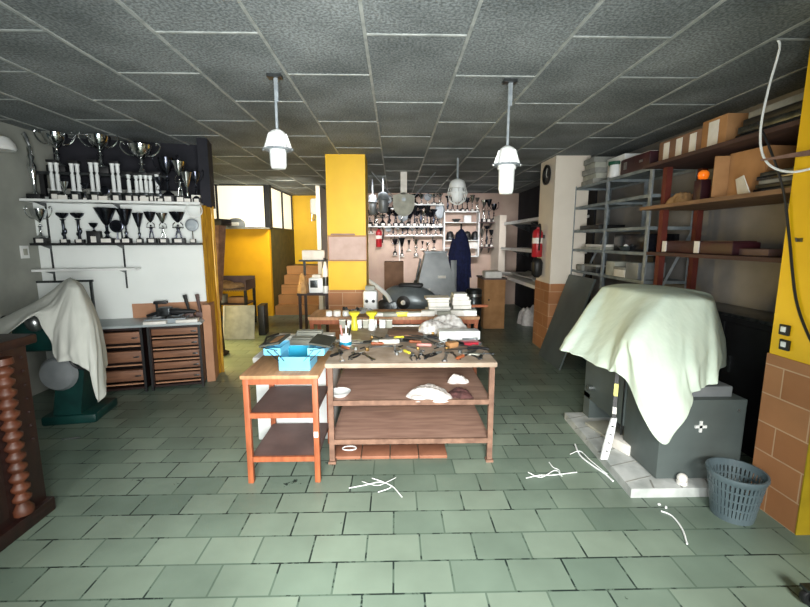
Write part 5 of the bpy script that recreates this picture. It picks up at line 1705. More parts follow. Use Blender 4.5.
# ------------------------------------------------------------------ rear right shelves behind the pillar
struct(sbox('wall_partition', (2.22, 9.0, 0), (2.36, YB, 2.02), 'cream_wall', 'pale partition post at the end of the rear shelves', 'wall'), 'pale partition post at the far end of the rear shelves', 'wall')
struct(sbox('wall_right_rear', (XR - 0.03, 6.0, 0), (XR, YB, CEIL), 'wall_dark', 'dark wall behind the rear shelves', 'wall'), 'dark wall behind the rear shelves', 'wall')
for z, lab, dpt in ((1.86, 'upper white rear shelf behind the cream pillar', 0.5), (1.34, 'middle white rear shelf behind the cream pillar', 0.55), (0.82, 'lower broad white rear shelf behind the cream pillar', 0.72)):
    t = thing('wall_shelf', lab, 'shelf', (XR - 0.03, 6.15, z))
    MB().box((-dpt / 2, 1.42, -0.02), (dpt, 2.84, 0.04)).build('board', 'white_card', t, smooth=False)
    MB().box((-dpt - 0.006, 1.42, -0.02), (0.012, 2.84, 0.055)).build('front_edge', 'white_paint', t, smooth=False)
    for y in (0.15, 1.4, 2.7):
        MB().prism([(-0.002, -0.04), (-dpt * 0.8, -0.04), (-0.002, -0.2)], 0.02, Euler((PI / 2, 0, 0)).to_matrix().to_4x4(), (0, y, 0)).build('bracket', 'steel_dark', t, smooth=False)
for i, (x, y, w, d, rz, m, lab) in enumerate(((2.4, 7.1, 0.5, 0.7, 12, 'white_card', 'large white sheet of paper on the lower rear shelf'), (2.4, 6.5, 0.5, 0.5, -14, 'white_plastic', 'white curled sheet nearest the cream pillar on the lower rear shelf'), (2.42, 7.9, 0.42, 0.5, 5, 'grey_card', 'grey folded sheet at the far end of the lower rear shelf'))):
    rows = []
    for a in range(7):
        rows.append([Vector(((a / 6 - 0.5) * w, (b_ / 6 - 0.5) * d, 0.01 + 0.05 * (abs(a / 6 - 0.5) * 2) ** 2 + 0.02 * (b_ / 6))) for b_ in range(7)])
    bb = MB()
    bb.grid(rows)
    o = bb.build('paper_sheet', m, loc=(x, y, 0.821 + 0.002 * i), rot=(0, 0, R(rz)), angle=180)
    s = o.modifiers.new('thick', 'SOLIDIFY')
    s.thickness = 0.006
    tag(o, lab, 'paper')
rag('rag', 2.45, 7.4, 0.0, 0.2, 0.25, 0.42, 'rag', 'white crumpled bag on the floor under the rear shelves', 77)['category'] = 'bag'

# pillar things: black ring and extinguisher on the side face of the cream pillar
PX = 2.024
p = atx(545, 175, PX)
t = thing('wall_clock', 'dark round clock high on the side of the cream pillar', 'clock', (PX, 5.7, 2.35))
MB().lathe([(0.1, 0), (0.125, 0.005), (0.13, 0.03), (0.1, 0.035), (0.1, 0.015), (0, 0.015)], 26, (0, 0, 0), (0, -PI / 2, 0)).build('rim', 'black', t, angle=50)
MB().lathe([(0, 0.016), (0.12, 0.016), (0.12, 0.02), (0, 0.02)], 26, (0, 0, 0), (0, -PI / 2, 0)).build('face', 'steel_dark', t, angle=50)
for a, l in ((20, 0.09), (130, 0.06)):
    MB().box((-0.024, 0, l / 2), (0.004, 0.008, l)).build('hand', 'white_card', t, rot=(R(a), 0, 0), smooth=False)
extinguisher('x', (1.94, 5.74, 1.27), PI / 2 * -1, 0.46, 'red fire extinguisher hung on the side of the cream pillar')
o = MB().lathe([(0.03, 0), (0.07, 0.04), (0.075, 0.2), (0.05, 0.26), (0, 0.27)], 16).build('black_bag', 'black', loc=(1.95, 5.74, 0.99), angle=60)
tag(o, 'black bag hung under the fire extinguisher on the cream pillar', 'bag')
# dark panel leaning on the pillar
t = thing('leaning_plate', 'large dark grey panel leaning against the metal shelving beside the cream pillar', 'panel', (1.9, 4.68, 0.0), R(0))
MB().hexa([(0, 0, 0.0), (0.022, 0, 0.0), (0.022, 0.7, 0.0), (0, 0.7, 0.0), (0.35, 0.0, 1.06), (0.372, 0.0, 1.06), (0.372, 0.7, 1.06), (0.35, 0.7, 1.06)]).build('panel', 'machine_grey', t, smooth=False)

# ------------------------------------------------------------------ grey metal shelving on the right wall
t = thing('metal_shelving', 'grey slotted metal shelving unit between the cream pillar and the red posts', 'shelving', (2.3, 3.84, 0))
dp, ln = 0.45, 1.6
for y in (0.0, 0.79, 1.6):
    for x in (0.0, dp):
        bb = MB()
        bb.box((0.0 if x == 0 else 0, 0, 1.085), (0.004, 0.042, 2.17)).box((0.018 if x == 0 else -0.018, 0.019, 1.085), (0.036, 0.004, 2.17))
        for k in range(26):
            bb.box((-0.0035 if x == 0 else 0.0035, -0.005, 0.1 + k * 0.08), (0.003, 0.008, 0.03))
        bb.build('post', 'galvanised', t, loc=(x, y, 0), smooth=False)
for z in (2.15, 1.91, 1.62, 1.385, 1.12, 0.6, 0.12):
    for y0, y1 in ((0.0, 0.79), (0.79, 1.6)):
        bb = MB().box((dp / 2, (y0 + y1) / 2, z), (dp - 0.01, y1 - y0 - 0.01, 0.004))
        for x in (0.006, dp - 0.006):
            bb.box((x, (y0 + y1) / 2, z - 0.012), (0.003, y1 - y0 - 0.01, 0.03))
        for y in (y0 + 0.008, y1 - 0.008):
            bb.box((dp / 2, y, z - 0.012), (dp - 0.01, 0.003, 0.03))
        bb.build('shelf_board', 'shelf_grey', t, smooth=False)
for y in (0.0, 1.6):
    MB().beam((0.02, y, 0.7), (dp - 0.02, y, 1.6), 0.003, 0.025).build('cross_brace', 'galvanised', t, smooth=False)


def bx(name, x, y, z, s, m, label, cat, rz=0, bev=0.004, parts=None, group=None):
    """carton with a lid or a strip of its own"""
    if parts is None:
        o = MB().box((0, 0, s[2] / 2), s, bev=bev).build(name, m, loc=(x, y, z + 0.0008), rot=(0, 0, R(rz)))
        return tag(o, label, cat, group)
    t = thing(name, label, cat, (x, y, z + 0.0008), R(rz), group)
    MB().box((0, 0, s[2] / 2), s, bev=bev).build('body', m, t)
    if 'lid' in parts:
        MB().box((0, 0, s[2] * 0.88), (s[0] * 1.03, s[1] * 1.03, s[2] * 0.26), bev=0.003).build('lid', parts['lid'], t)
    if 'tape' in parts:
        MB().box((0, 0, s[2] / 2), (s[0] * 1.01, s[1] * 0.14, s[2] * 1.012)).build('tape', parts['tape'], t, smooth=False)
    if 'label' in parts:
        n = parts.get('n', 1)
        for i in range(n):
            MB().box((-s[0] / 2 - 0.003, (i - (n - 1) / 2) * s[1] / n * 0.9, s[2] * 0.5), (0.004, s[1] / n * 0.4, s[2] * 0.8)).build('label', parts['label'], t, smooth=False)
    return t


zt = 2.152
for k in range(5):
    bx('carton', 2.5 + 0.02 * (k % 2), 5.17, zt + 0.062 * k, (0.36, 0.36 - 0.02 * k, 0.06), 'grey_card' if k % 2 else 'grey_paper', 'grey flat carton, %s of the stack beside the cream pillar' % ('bottom', 'second', 'middle', 'fourth', 'topmost')[k], 'box', rz=3 * (k % 3) - 3, group='flat cartons beside the cream pillar')
t = thing('tub', 'white tub with dark green lid on top of the metal shelving', 'tub', (2.4, 4.68, zt + 0.001))
MB().lathe([(0.062, 0), (0.075, 0.02), (0.062, 0.1), (0.055, 0.15)], 18).build('body', 'white_plastic', t, angle=50)
MB().lathe([(0.075, 0.15), (0.075, 0.185), (0, 0.185)], 18).build('lid', 'green_lid', t, angle=50)
bx('white_box', 2.56, 4.7, zt, (0.3, 0.36, 0.24), 'white_card', 'white carton behind the tub on top of the metal shelving', 'box', parts={'lid': 'white_plastic'})
t = thing('case', 'dark maroon case on the end of the metal shelving', 'case', (2.46, 4.16, zt + 0.0008), 0)
MB().box((0, 0, 0.075), (0.3, 0.5, 0.15), bev=0.012).build('body', 'maroon', t)
MB().box((-0.15, 0.15, 0.08), (0.012, 0.05, 0.07)).box((-0.15, -0.12, 0.08), (0.012, 0.05, 0.02)).build('clasp', 'steel', t, smooth=False)
MB().box((0, 0, 0.153), (0.26, 0.44, 0.006)).build('cloth_pad', 'rag', t, smooth=False)
# lower contents
zs = 1.387
bx('flat_box', 2.47, 5.05, 1.622, (0.3, 0.5, 0.05), 'black', 'black flat box on the middle shelf beside the cream pillar', 'box')
bx('flat_box', 2.47, 4.98, 1.387, (0.3, 0.5, 0.03), 'grey_card', 'grey flat box with papers below the black flat box', 'box')
bx('paper_stack', 2.5, 5.0, 1.4185, (0.26, 0.4, 0.03), 'white_card', 'white papers stacked on the grey flat box', 'paper', rz=5)
bx('equipment_box', 2.54, 4.27, 1.387, (0.3, 0.62, 0.17), 'black_gloss', 'black equipment box on the shelf behind the shiny lamp bowl', 'box')
t = thing('lamp_bowl', 'shiny metal lamp bowl before the black equipment box', 'lamp', (2.36, 4.28, 1.388))
MB().lathe([(0.02, 0), (0.05, 0.015), (0.08, 0.05), (0.075, 0.05), (0.04, 0.02), (0, 0.015)], 18, (0, 0, 0)).build('bowl', 'silver', t, angle=60)
MB().sphere((0, 0, 0.045), 0.025, 10).build('bulb', 'white_plastic', t)
for i, (y, w, h, m, lab) in enumerate(((5.25, 0.2, 0.07, 'grey_paper', 'grey parts tray nearest the cream pillar'), (4.95, 0.3, 0.09, 'steel_dark', 'dark parts tray beside the grey parts tray'), (4.5, 0.16, 0.15, 'grey_card', 'upright grey box at the middle post'), (4.3, 0.22, 0.1, 'white_card', 'pale low box beside the upright grey box'), (4.08, 0.2, 0.16, 'machine_mid', 'grey tool block at the red post end'))):
    bx('parts_box', 2.46, y, 1.122, (0.28, w, h), m, lab + ' on the low shelf', 'box', rz=(i * 13) % 9 - 4, parts={'lid': 'grey_paper'} if i % 2 else None)
bx('blue_box', 2.56, 4.3, 1.1215, (0.1, 0.5, 0.22), 'black', 'dark back board standing behind the boxes on the low shelf', 'board')
for o_ in list(COL.objects):
    if o_.name == 'blue_box':
        o_.name = 'back_board'

# ------------------------------------------------------------------ wooden shelves with red posts
XS = 2.2
t = thing('plank_shelving', 'wooden plank shelving on red posts along the side wall', 'shelving', (XS, 2.25, 0))
for x, y in ((0.17, 1.47), (0.52, 1.53), (0.57, 0.06)):
    MB().box((0, 0, 1.07), (0.05, 0.055, 2.14)).build('post', 'red_post', t, loc=(x, y, 0), smooth=False)
for z, x0, y0, y1, m in ((2.15, 0.0, 0.0, 1.56, 'plank_dark'), (1.79, 0.0, 0.0, 1.56, 'plank'), (1.395, 0.06, 0.0, 1.5, 'plank_dark')):
    MB().box((x0 + (0.6 - x0) / 2, (y0 + y1) / 2, z - 0.014), (0.6 - x0, y1 - y0, 0.028)).build('plank', m, t, smooth=False)

bx('long_carton', 2.46, 3.54, 2.1505, (0.26, 0.54, 0.19), 'cardboard_dull', 'long brown carton with three white labels on the top plank', 'box', parts={'label': 'white_card', 'n': 3})
t = bx('carton', 2.46, 3.14, 2.1505, (0.3, 0.24, 0.22), 'cardboard', 'light brown carton beside the long labelled carton on the top plank', 'box', parts={'label': 'white_card'})
for k in range(4):
    bx('flat_package', 2.46 + 0.01 * k, 2.62, 2.1505 + 0.045 * k, (0.34, 0.6 - 0.04 * k, 0.043), ('black_gloss', 'steel_dark', 'black', 'grey_paper')[k], 'dark flat package on the top plank, %s of its stack' % ('bottom', 'second', 'third', 'topmost')[k], 'package', rz=(k * 5) % 7 - 3, group='dark flat packages on the top plank')
# middle plank
t = thing('open_carton', 'open brown carton standing on end on the middle plank', 'box', (2.5, 2.86, 1.791), R(4))
bb = MB().box((0, 0.14, 0.15), (0.3, 0.01, 0.3)).box((0, -0.14, 0.15), (0.3, 0.01, 0.3)).box((0.15, 0, 0.15), (0.01, 0.29, 0.3)).box((0, 0, 0.006), (0.3, 0.28, 0.01)).box((0, 0, 0.296), (0.3, 0.28, 0.01))
bb.build('body', 'cardboard', t, smooth=False)
MB().box((-0.19, 0.16, 0.15), (0.1, 0.008, 0.28), (0, 0, R(-18))).build('flap', 'cardboard', t, smooth=False)
MB().box((-0.152, 0, 0.15), (0.006, 0.27, 0.28)).build('front_flap', 'cardboard', t, smooth=False)
t = thing('signal_lamp', 'orange glowing lamp lens on the middle plank', 'lamp', (2.34, 3.24, 1.791))
MB().box((0, 0, 0.08), (0.08, 0.08, 0.16), bev=0.006).build('housing', 'maroon', t)
MB().lathe([(0.0, 0), (0.03, 0.008), (0.038, 0.035), (0.034, 0.055), (0.018, 0.07), (0, 0.07)], 16, (0, 0, 0.16)).build('lens', 'orange_lens', t, angle=60)
bx('carton', 2.68, 3.42, 1.791, (0.24, 0.3, 0.14), 'cardboard_dull', 'dull brown carton behind the orange lamp lens', 'box')
rag('rag', 2.4, 3.52, 1.791, 0.11, 0.13, 0.11, 'tan_rag', 'tan crumpled cloth at the red post end of the middle plank', 61)
o = MB().prism([(-0.09, 0), (0.09, 0), (0.07, 0.11), (-0.05, 0.12)], 0.006, (R(75), 0, R(70))).build('white_paper', 'white_card', loc=(2.27, 2.76, 1.792), smooth=False)
tag(o, 'white paper leaning before the open brown carton', 'paper')
for k in range(5):
    bx('magazine', 2.4 + 0.012 * (k % 3), 2.5, 1.7906 + 0.024 * k, (0.3, 0.34 - 0.015 * k, 0.023), ('black_gloss', 'black', 'grey_paper', 'black_gloss', 'steel_dark')[k], 'dark glossy magazine on the middle plank, %s of the stack' % ('bottom', 'second', 'middle', 'fourth', 'topmost')[k], 'magazine', rz=(k * 11) % 13 - 6, group='magazines on the middle plank', bev=0.002)
bx('white_folder', 2.5, 2.29, 1.7906, (0.08, 0.1, 0.34), 'grey_card', 'pale upright folder at the near pillar end of the middle plank', 'folder')
# lower plank
t = thing('instrument_case', 'long dark maroon case with white tags on the lowest plank', 'case', (2.42, 3.25, 1.396), 0)
MB().box((0, 0, 0.045), (0.2, 0.78, 0.09), bev=0.008).build('body', 'maroon', t)
for y in (0.34, -0.05):
    MB().box((-0.105, y, 0.05), (0.008, 0.05, 0.09)).build('tag', 'white_card', t, smooth=False)
MB().box((0, 0, 0.093), (0.17, 0.74, 0.008)).build('lid', 'maroon', t)
bx('small_case', 2.45, 2.75, 1.396, (0.16, 0.24, 0.045), 'dark_board', 'short dark case beside the long maroon case on the lowest plank', 'case')

t = thing('black_cabinet', 'low black cabinet against the side wall behind the covered machine', 'cabinet', (2.475, 2.4, 0))
MB().box((0.17, 0.62, 0.47), (0.34, 1.24, 0.94), bev=0.006).build('body', 'black', t)
MB().box((0.17, 0.62, 0.952), (0.35, 1.25, 0.024), bev=0.004).build('top', 'steel_dark', t)
for y in (0.32, 0.92):
    d = MB().box((-0.006, y, 0.48), (0.012, 0.58, 0.84), bev=0.003).build('door', 'black', t)
    MB().box((-0.018, y + 0.22, 0.6), (0.014, 0.02, 0.12)).build('door_handle', 'steel_dark', None, smooth=False).parent = d

# ------------------------------------------------------------------ grey machine with its sheet
t = thing('pallet_slab', 'worn whitish slab under the covered grey machine', 'slab', (1.38, 2.24, 0))
MB().hexa([(0, 0, 0), (0.9, 0, 0), (0.9, 1.1, 0), (0.05, 1.1, 0), (0, 0, 0.058), (0.9, 0, 0.058), (0.9, 1.1, 0.058), (0.05, 1.1, 0.058)]).build('slab', 'slab_white', t, smooth=False)
bb = MB()
for i in range(6):
    bb.box((0.1, 0.1 + i * 0.18, 0.0585), (0.2, 0.008, 0.003), (0, 0, R(18)))
for i in range(5):
    bb.box((0.15 + i * 0.17, 0.045, 0.0585), (0.01, 0.09, 0.003), (0, 0, R(-20)))
bb.build('joints', 'grey_paper', t, smooth=False)
t = thing('covered_machine', 'dark grey metal machine standing on the whitish slab under a pale sheet', 'machine', (1.58, 2.33, 0.0585))
MB().box((0.255, 0.19, 0.255), (0.51, 0.38, 0.5), bev=0.004).build('front_cabinet', 'machine_grey', t)
MB().box((0.255, 0.17, 0.535), (0.4, 0.24, 0.07), bev=0.008).build('pale_plate', 'machine_mid', t)
bb = MB().box((0.27, 0.7, 0.44), (0.54, 0.6, 0.56)).box((0.27, 0.95, 0.1), (0.54, 0.1, 0.2)).box((0.45, 0.66, 0.1), (0.18, 0.5, 0.2))
bb.build('body', 'machine_grey', t, smooth=False)
MB().box((0.33, 0.74, 0.88), (0.36, 0.64, 0.36), bev=0.02).build('head', 'machine_grey', t)
MB().box((0.21, 0.35, 0.86), (0.14, 0.16, 0.3), bev=0.02).build('control_box', 'machine_grey', t)
MB().bar((0, 0.86, 0.27), (-0.04, 0.86, 0.27), 0.02, 12).build('knob', 'steel', t)
bb = MB().box((0.24, -0.004, 0.34), (0.07, 0.008, 0.016)).box((0.24, -0.004, 0.34), (0.016, 0.008, 0.07))
bb.build('plus_mark', 'white_paint', t, smooth=False)
MB().bar((0.46, 0.002, 0.44), (0.46, -0.006, 0.44), 0.008, 10).build('screw', 'steel', t)
MB().box((-0.002, 0.41, 0.35), (0.006, 0.012, 0.52)).build('seam', 'steel_dark', t, smooth=False)
bx('white_bar', 1.58, 2.72, 0.0585, (0.1, 0.2, 0.07), 'white_card', 'short white block lying on the slab under the machine body', 'block', rz=20)
bx('white_board', 1.62, 2.98, 0.0585, (0.2, 0.3, 0.02), 'grey_card', 'pale thin board on the slab under the machine body', 'board', rz=10)
o = MB().bar((0, 0, 0), (0, 0, 0.02), 0.03, 12).sphere((0, 0, 0.035), 0.03, 10).build('paper_ball', 'white_card', loc=(1.71, 2.285, 0.0585))
tag(o, 'small white crumpled wad on the slab before the front cabinet', 'paper')


def C3(*p):
    return [at(x, y, Y) for x, y, Y in p]


cols = [
    C3((603, 286, 3.42), (588, 305, 3.25), (571, 331, 3.08), (559, 349, 2.98)),
    C3((611, 286, 3.3), (597, 315, 3.1), (581, 340, 2.95), (572, 353, 2.88)),
    C3((624, 288, 3.05), (607, 325, 2.88), (596, 350, 2.76), (591, 362, 2.7)),
    C3((640, 291, 2.85), (620, 330, 2.66), (611, 357, 2.56), (609, 371, 2.52)),
    C3((655, 293, 2.7), (628, 332, 2.46), (624, 350, 2.42), (623, 379, 2.4)),
    C3((667, 295, 2.6), (640, 342, 2.36), (645, 384, 2.28), (663, 444, 2.2)),
    C3((679, 296, 2.6), (672, 340, 2.38), (680, 385, 2.26), (690, 408, 2.26)),
    C3((693, 297, 2.6), (690, 335, 2.42), (692, 365, 2.3), (696, 391, 2.29)),
    C3((706, 298, 2.6), (708, 335, 2.45), (708, 362, 2.36), (708, 386, 2.33)),
    C3((714, 300, 2.66), (719, 335, 2.52), (722, 356, 2.45), (720, 374, 2.42)),
    C3((713, 296, 2.95), (721, 325, 2.95), (724, 345, 2.95), (723, 362, 2.95)),
    C3((705, 291, 3.05), (708, 320, 3.08), (708, 340, 3.1), (706, 355, 3.1)),
    C3((660, 285, 3.4), (660, 305, 3.48), (660, 330, 3.5), (660, 350, 3.5)),
    C3((622, 283, 3.5), (612, 296, 3.55), (600, 320, 3.52), (592, 342, 3.48)),
]
o = drape('dust_sheet', cols, at(668, 289, 2.95) + Vector((0, 0, 0.015)), 'sheet', n_u=8, n_v=8, fold=0.011, nf=0.8, seed=9, start=0.15)
tag(o, 'pale greenish white sheet draped over the dark grey machine', 'sheet')
# hockey stick leaning on the machine
a, c = at(611, 440, 2.42), at(618, 372, 2.47)
base = fl(604, 459, 0.06)
t = thing('hockey_stick', 'hockey stick with white blade leaning against the covered machine', 'hockey stick', (base.x, base.y, 0.0))
j = at(614, 418, base.y + 0.06) - Vector((base.x, base.y, 0))
top = at(619, 350, base.y + 0.16) - Vector((base.x, base.y, 0))
d = (top - j)
MB().beam(j, top, 0.024, 0.016).build('shaft', 'black', t, smooth=False)
MB().beam(j + d * 0.32, j + d * 0.5, 0.026, 0.018).build('tape_band', 'yellow_plastic', t, smooth=False)
MB().beam(j + d * 0.06, j + d * 0.16, 0.026, 0.018).build('grip_band', 'white_card', t, smooth=False)
bb = MB()
e = Vector((0, 0, 0.062))
pts = [j + Vector((0, 0, 0)), j * 0.66 + e * 0.34, j * 0.3 + e * 0.7, e + Vector((-0.004, -0.004, 0.0))]
ws = [0.017, 0.024, 0.026, 0.022]
L_, R_ = [], []
for p, w in zip(pts, ws):
    L_.append(p + Vector((-w, 0, 0)))
    R_.append(p + Vector((w, 0, 0)))
v = [bb.bm.verts.new(p + Vector((0, dy, 0))) for dy in (-0.007, 0.007) for p in (L_ + R_[::-1])]
n = len(v) // 2
bb.bm.faces.new(v[:n]); bb.bm.faces.new(v[n:][::-1])
for i in range(n):
    bb.bm.faces.new((v[i], v[(i + 1) % n], v[n + (i + 1) % n], v[n + i]))
bl = bb.build('blade', 'white_plastic', t, smooth=False)
bb = MB()
for k in range(4):
    p = j * (0.8 - 0.2 * k) + e * (0.2 + 0.2 * k)
    bb.box(p + Vector((0, -0.0085, 0)), (0.016, 0.003, 0.008), (0, R(20), 0))
bb.build('blade_print', 'black', None, smooth=False).parent = bl

# waste basket
t = thing('waste_basket', 'grey plastic lattice waste basket beside the yellow pillar', 'basket', (1.855, 2.08, 0))
bb = MB()
nb = 40
for i in range(nb):
    a = 2 * PI * i / nb
    p0 = Vector((0.098 * math.cos(a), 0.098 * math.sin(a), 0.02))
    p1 = Vector((0.13 * math.cos(a), 0.13 * math.sin(a), 0.235))
    q = Matrix.Rotation(a, 4, 'Z')
    mid = (p0 + p1) / 2
    bb.box(mid, (0.005, 0.0125, 0.222), q @ Matrix.Rotation(R(8.4), 4, 'Y'))
for z, r in ((0.03, 0.1), (0.085, 0.108), (0.135, 0.1155), (0.185, 0.123)):
    bb.lathe([(r - 0.004, z - 0.005), (r + 0.003, z - 0.005), (r + 0.004, z + 0.005), (r - 0.003, z + 0.005), (r - 0.004, z - 0.005)], 40, cap=False)
bb.build('lattice_side', 'basket_grey', t)
MB().lathe([(0.0, 0.0), (0.098, 0.0), (0.104, 0.03), (0.098, 0.03), (0.094, 0.008), (0, 0.008)], 40, cap=False).build('bottom', 'basket_grey', t, angle=50)
MB().lathe([(0.126, 0.225), (0.132, 0.225), (0.142, 0.25), (0.14, 0.262), (0.13, 0.262), (0.126, 0.225)], 40, cap=False).build('rim', 'basket_grey', t, angle=60)

# near pillar fittings
for i, (py, lab) in enumerate(((330, 'upper of two black framed switches on the yellow pillar'), (345, 'lower of two black framed switches on the yellow pillar'))):
    p = atx(786, py, 2.06)
    t = thing('light_switch', lab, 'switch', (2.06, p.y, p.z), 0, 'switches on the yellow pillar')
    MB().box((-0.007, 0, 0), (0.014, 0.056, 0.056), bev=0.004).build('frame', 'black', t)
    MB().box((-0.016, 0.0, 0.004), (0.008, 0.026, 0.028), bev=0.002).build('rocker', 'white_paint', t)
p = atx(800, 240, 2.06)
t = thing('wall_hook', 'small dark hook on the yellow pillar above the switches', 'hook', (2.06, p.y, p.z))
MB().box((-0.004, 0, 0), (0.008, 0.03, 0.02)).build('plate', 'olive', t, smooth=False)
MB().tube([(-0.006, 0, 0), (-0.02, 0, -0.004), (-0.024, 0, 0.012)], 0.003, 6).build('hook', 'steel_dark', t)
# pointed arm fixed to the pillar
a = atx(766, 159, 2.02)
t = thing('pointed_bracket', 'dark pointed bracket arm sticking out of the yellow pillar', 'bracket', (2.06, 2.0, 1.92))
MB().hexa([(0.0, -0.02, -0.016), (0.0, 0.02, -0.016), (-0.16, 0.225, -0.014), (-0.162, 0.22, -0.014), (0.0, -0.02, 0.02), (0.0, 0.02, 0.02), (-0.16, 0.225, -0.006), (-0.162, 0.22, -0.006)]).build('arm', 'rust_brown', t, smooth=False)
MB().box((-0.01, 0.0, 0.0), (0.03, 0.08, 0.07), bev=0.01).build('mount', 'dark_board', t)
# cables
X = 2.04
o = MB().tube(catmull([(2.03, 2.36, CEIL - 0.002), (2.045, 2.36, 2.5), (2.03, 2.38, 2.32), (1.995, 2.36, 2.12), (1.98, 2.32, 1.98), (1.985, 2.26, 1.89), (2.02, 2.18, 1.845), (2.045, 2.08, 1.85), (2.05, 1.95, 1.9), (2.05, 1.9, 1.95)], 6), 0.006, 8).build('white_cable', 'white_plastic')
tag(o, 'white cable looping from the ceiling to the yellow pillar', 'cable')
o = MB().tube(catmull([(1.99, 2.38, 2.14), (2.01, 2.3, 1.98), (2.04, 2.22, 1.75), (2.05, 2.16, 1.5), (2.05, 2.08, 1.2), (2.048, 1.98, 1.02), (2.05, 1.93, 0.97)], 6), 0.0065, 8).build('black_cable', 'black')
tag(o, 'black cable hanging down the side of the yellow pillar', 'cable')

# ------------------------------------------------------------------ lamps
def hung_lamp(name, loc, drop, label, ribs=8, k=1.0, tube_l=0.1, split=False):
    """loc: ceiling point; drop: ceiling to top of housing"""
    t = thing('pendant_lamp', label, 'lamp', loc)
    MB().box((0, 0, -0.01), (0.09, 0.06, 0.02)).build('ceiling_plate', 'steel_dark', t, smooth=False)
    MB().bar((0, 0, -0.015), (0, 0, -drop), 0.0095 * k, 10).build('stem', 'galvanised', t)
    MB().box((0.012, 0, -0.09), (0.014, 0.02, 0.15)).build('cable_clip', 'galvanised', t, smooth=False)
    hb = MB().lathe([(0.02 * k, 0.03 * k), (0.045 * k, 0.015 * k), (0.055 * k, 0), (0.066 * k, -0.075 * k), (0.072 * k, -0.09 * k), (0.0, -0.09 * k)], 24, (0, 0, -drop - 0.03 * k))
    for i in range(ribs):
        a = 2 * PI * i / ribs
        hb.beam(Vector((0.052 * k * math.cos(a), 0.052 * k * math.sin(a), -drop - 0.03 * k)), Vector((0.084 * k * math.cos(a), 0.084 * k * math.sin(a), -drop - 0.125 * k)), 0.006, 0.02)
    h = hb.build('housing', 'white_paint', t, angle=50)
    MB().lathe([(0.07 * k, 0), (0.088 * k, 0.0), (0.09 * k, -0.012), (0.07 * k, -0.012), (0.07 * k, 0)], 24, (0, 0, -drop - 0.12 * k), cap=False).build('ring', 'galvanised', t)
    for s in (-1, 1):
        MB().sphere((s * 0.094 * k, 0, -drop - 0.126 * k), 0.012 * k, 8).build('clip_screw', 'steel', t)
    z = -drop - 0.128 * k
    MB().lathe([(0.052 * k, 0.01), (0.055 * k, -0.01), (0.052 * k, -tube_l * 0.85), (0.044 * k, -tube_l), (0, -tube_l - 0.004)], 24, (0, 0, z)).build('glass_cover', 'white_plastic', t, angle=60)
    if split:
        MB().lathe([(0.062 * k, 0), (0.064 * k, -0.025), (0.052 * k, -0.03)], 24, (0, 0, z), cap=False).build('collar', 'white_paint', t)
    return t


hung_lamp('a', (-0.77, 2.91, CEIL), 0.335, 'white pendant lamp with ribbed housing hung before the yellow pillar', tube_l=0.12, k=1.0)
hung_lamp('b', (0.765, 2.96, CEIL), 0.42, 'white pendant lamp with longer glass hung over the aisle to the cream pillar', tube_l=0.19, k=0.98, split=True)
# caged lamp
t = thing('caged_lamp', 'oval caged metal lamp hung before the white display cabinet', 'lamp', (0.82, 5.65, CEIL))
MB().bar((0, 0, 0), (0, 0, -0.28), 0.014, 10).build('stem', 'galvanised', t)
MB().lathe([(0.03, 0), (0.09, -0.03), (0.11, -0.08), (0.11, -0.12), (0.0, -0.12)], 20, (0, 0, -0.26)).build('housing', 'white_paint', t, angle=60)
MB().lathe([(0.075, 0), (0.085, -0.08), (0.06, -0.17), (0.0, -0.19)], 20, (0, 0, -0.375)).build('glass_cover', 'white_plastic', t, angle=60)
bb = MB()
for i in range(8):
    a = 2 * PI * i / 8
    c_, s_ = math.cos(a), math.sin(a)
    bb.tube([(0.11 * c_, 0.11 * s_, -0.37), (0.125 * c_, 0.125 * s_, -0.45), (0.1 * c_, 0.1 * s_, -0.54), (0.03 * c_, 0.03 * s_, -0.59)], 0.007, 6)
bb.lathe([(0.125, 0), (0.135, 0), (0.135, 0.015), (0.125, 0.015), (0.125, 0)], 24, (0, 0, -0.45), cap=False)
bb.build('cage', 'white_paint', t)
# grey reflector plate with guy wires
t = thing('reflector_lamp', 'grey shield shaped reflector lamp hung on wires before the back trophies', 'lamp', (0.14, 6.8, CEIL))
MB().box((0, 0, -0.17), (0.1, 0.06, 0.34)).build('stem', 'white_card', t, smooth=False)
poly = [(-0.17, 0.14), (-0.17, 0.0)] + [(0.17 * math.cos(PI + a * PI / 14), 0.02 + 0.2 * math.sin(PI + a * PI / 14)) for a in range(1, 14)] + [(0.17, 0.0), (0.17, 0.14), (0.0, 0.19)]
MB().prism(poly, 0.05, (PI / 2, 0, 0), (0, 0.02, -0.5)).build('shield', 'grey_card', t, smooth=False)
MB().lathe([(0.0, 0), (0.03, 0), (0.03, 0.02), (0, 0.02)], 14, (0, -0.03, -0.42), (PI / 2, 0, 0)).build('boss', 'galvanised', t)
for s in (-1, 1):
    MB().bar((s * 0.5, 0.0, 0), (s * 0.16, 0.0, -0.38), 0.007, 6).build('guy_wire', 'galvanised', t)
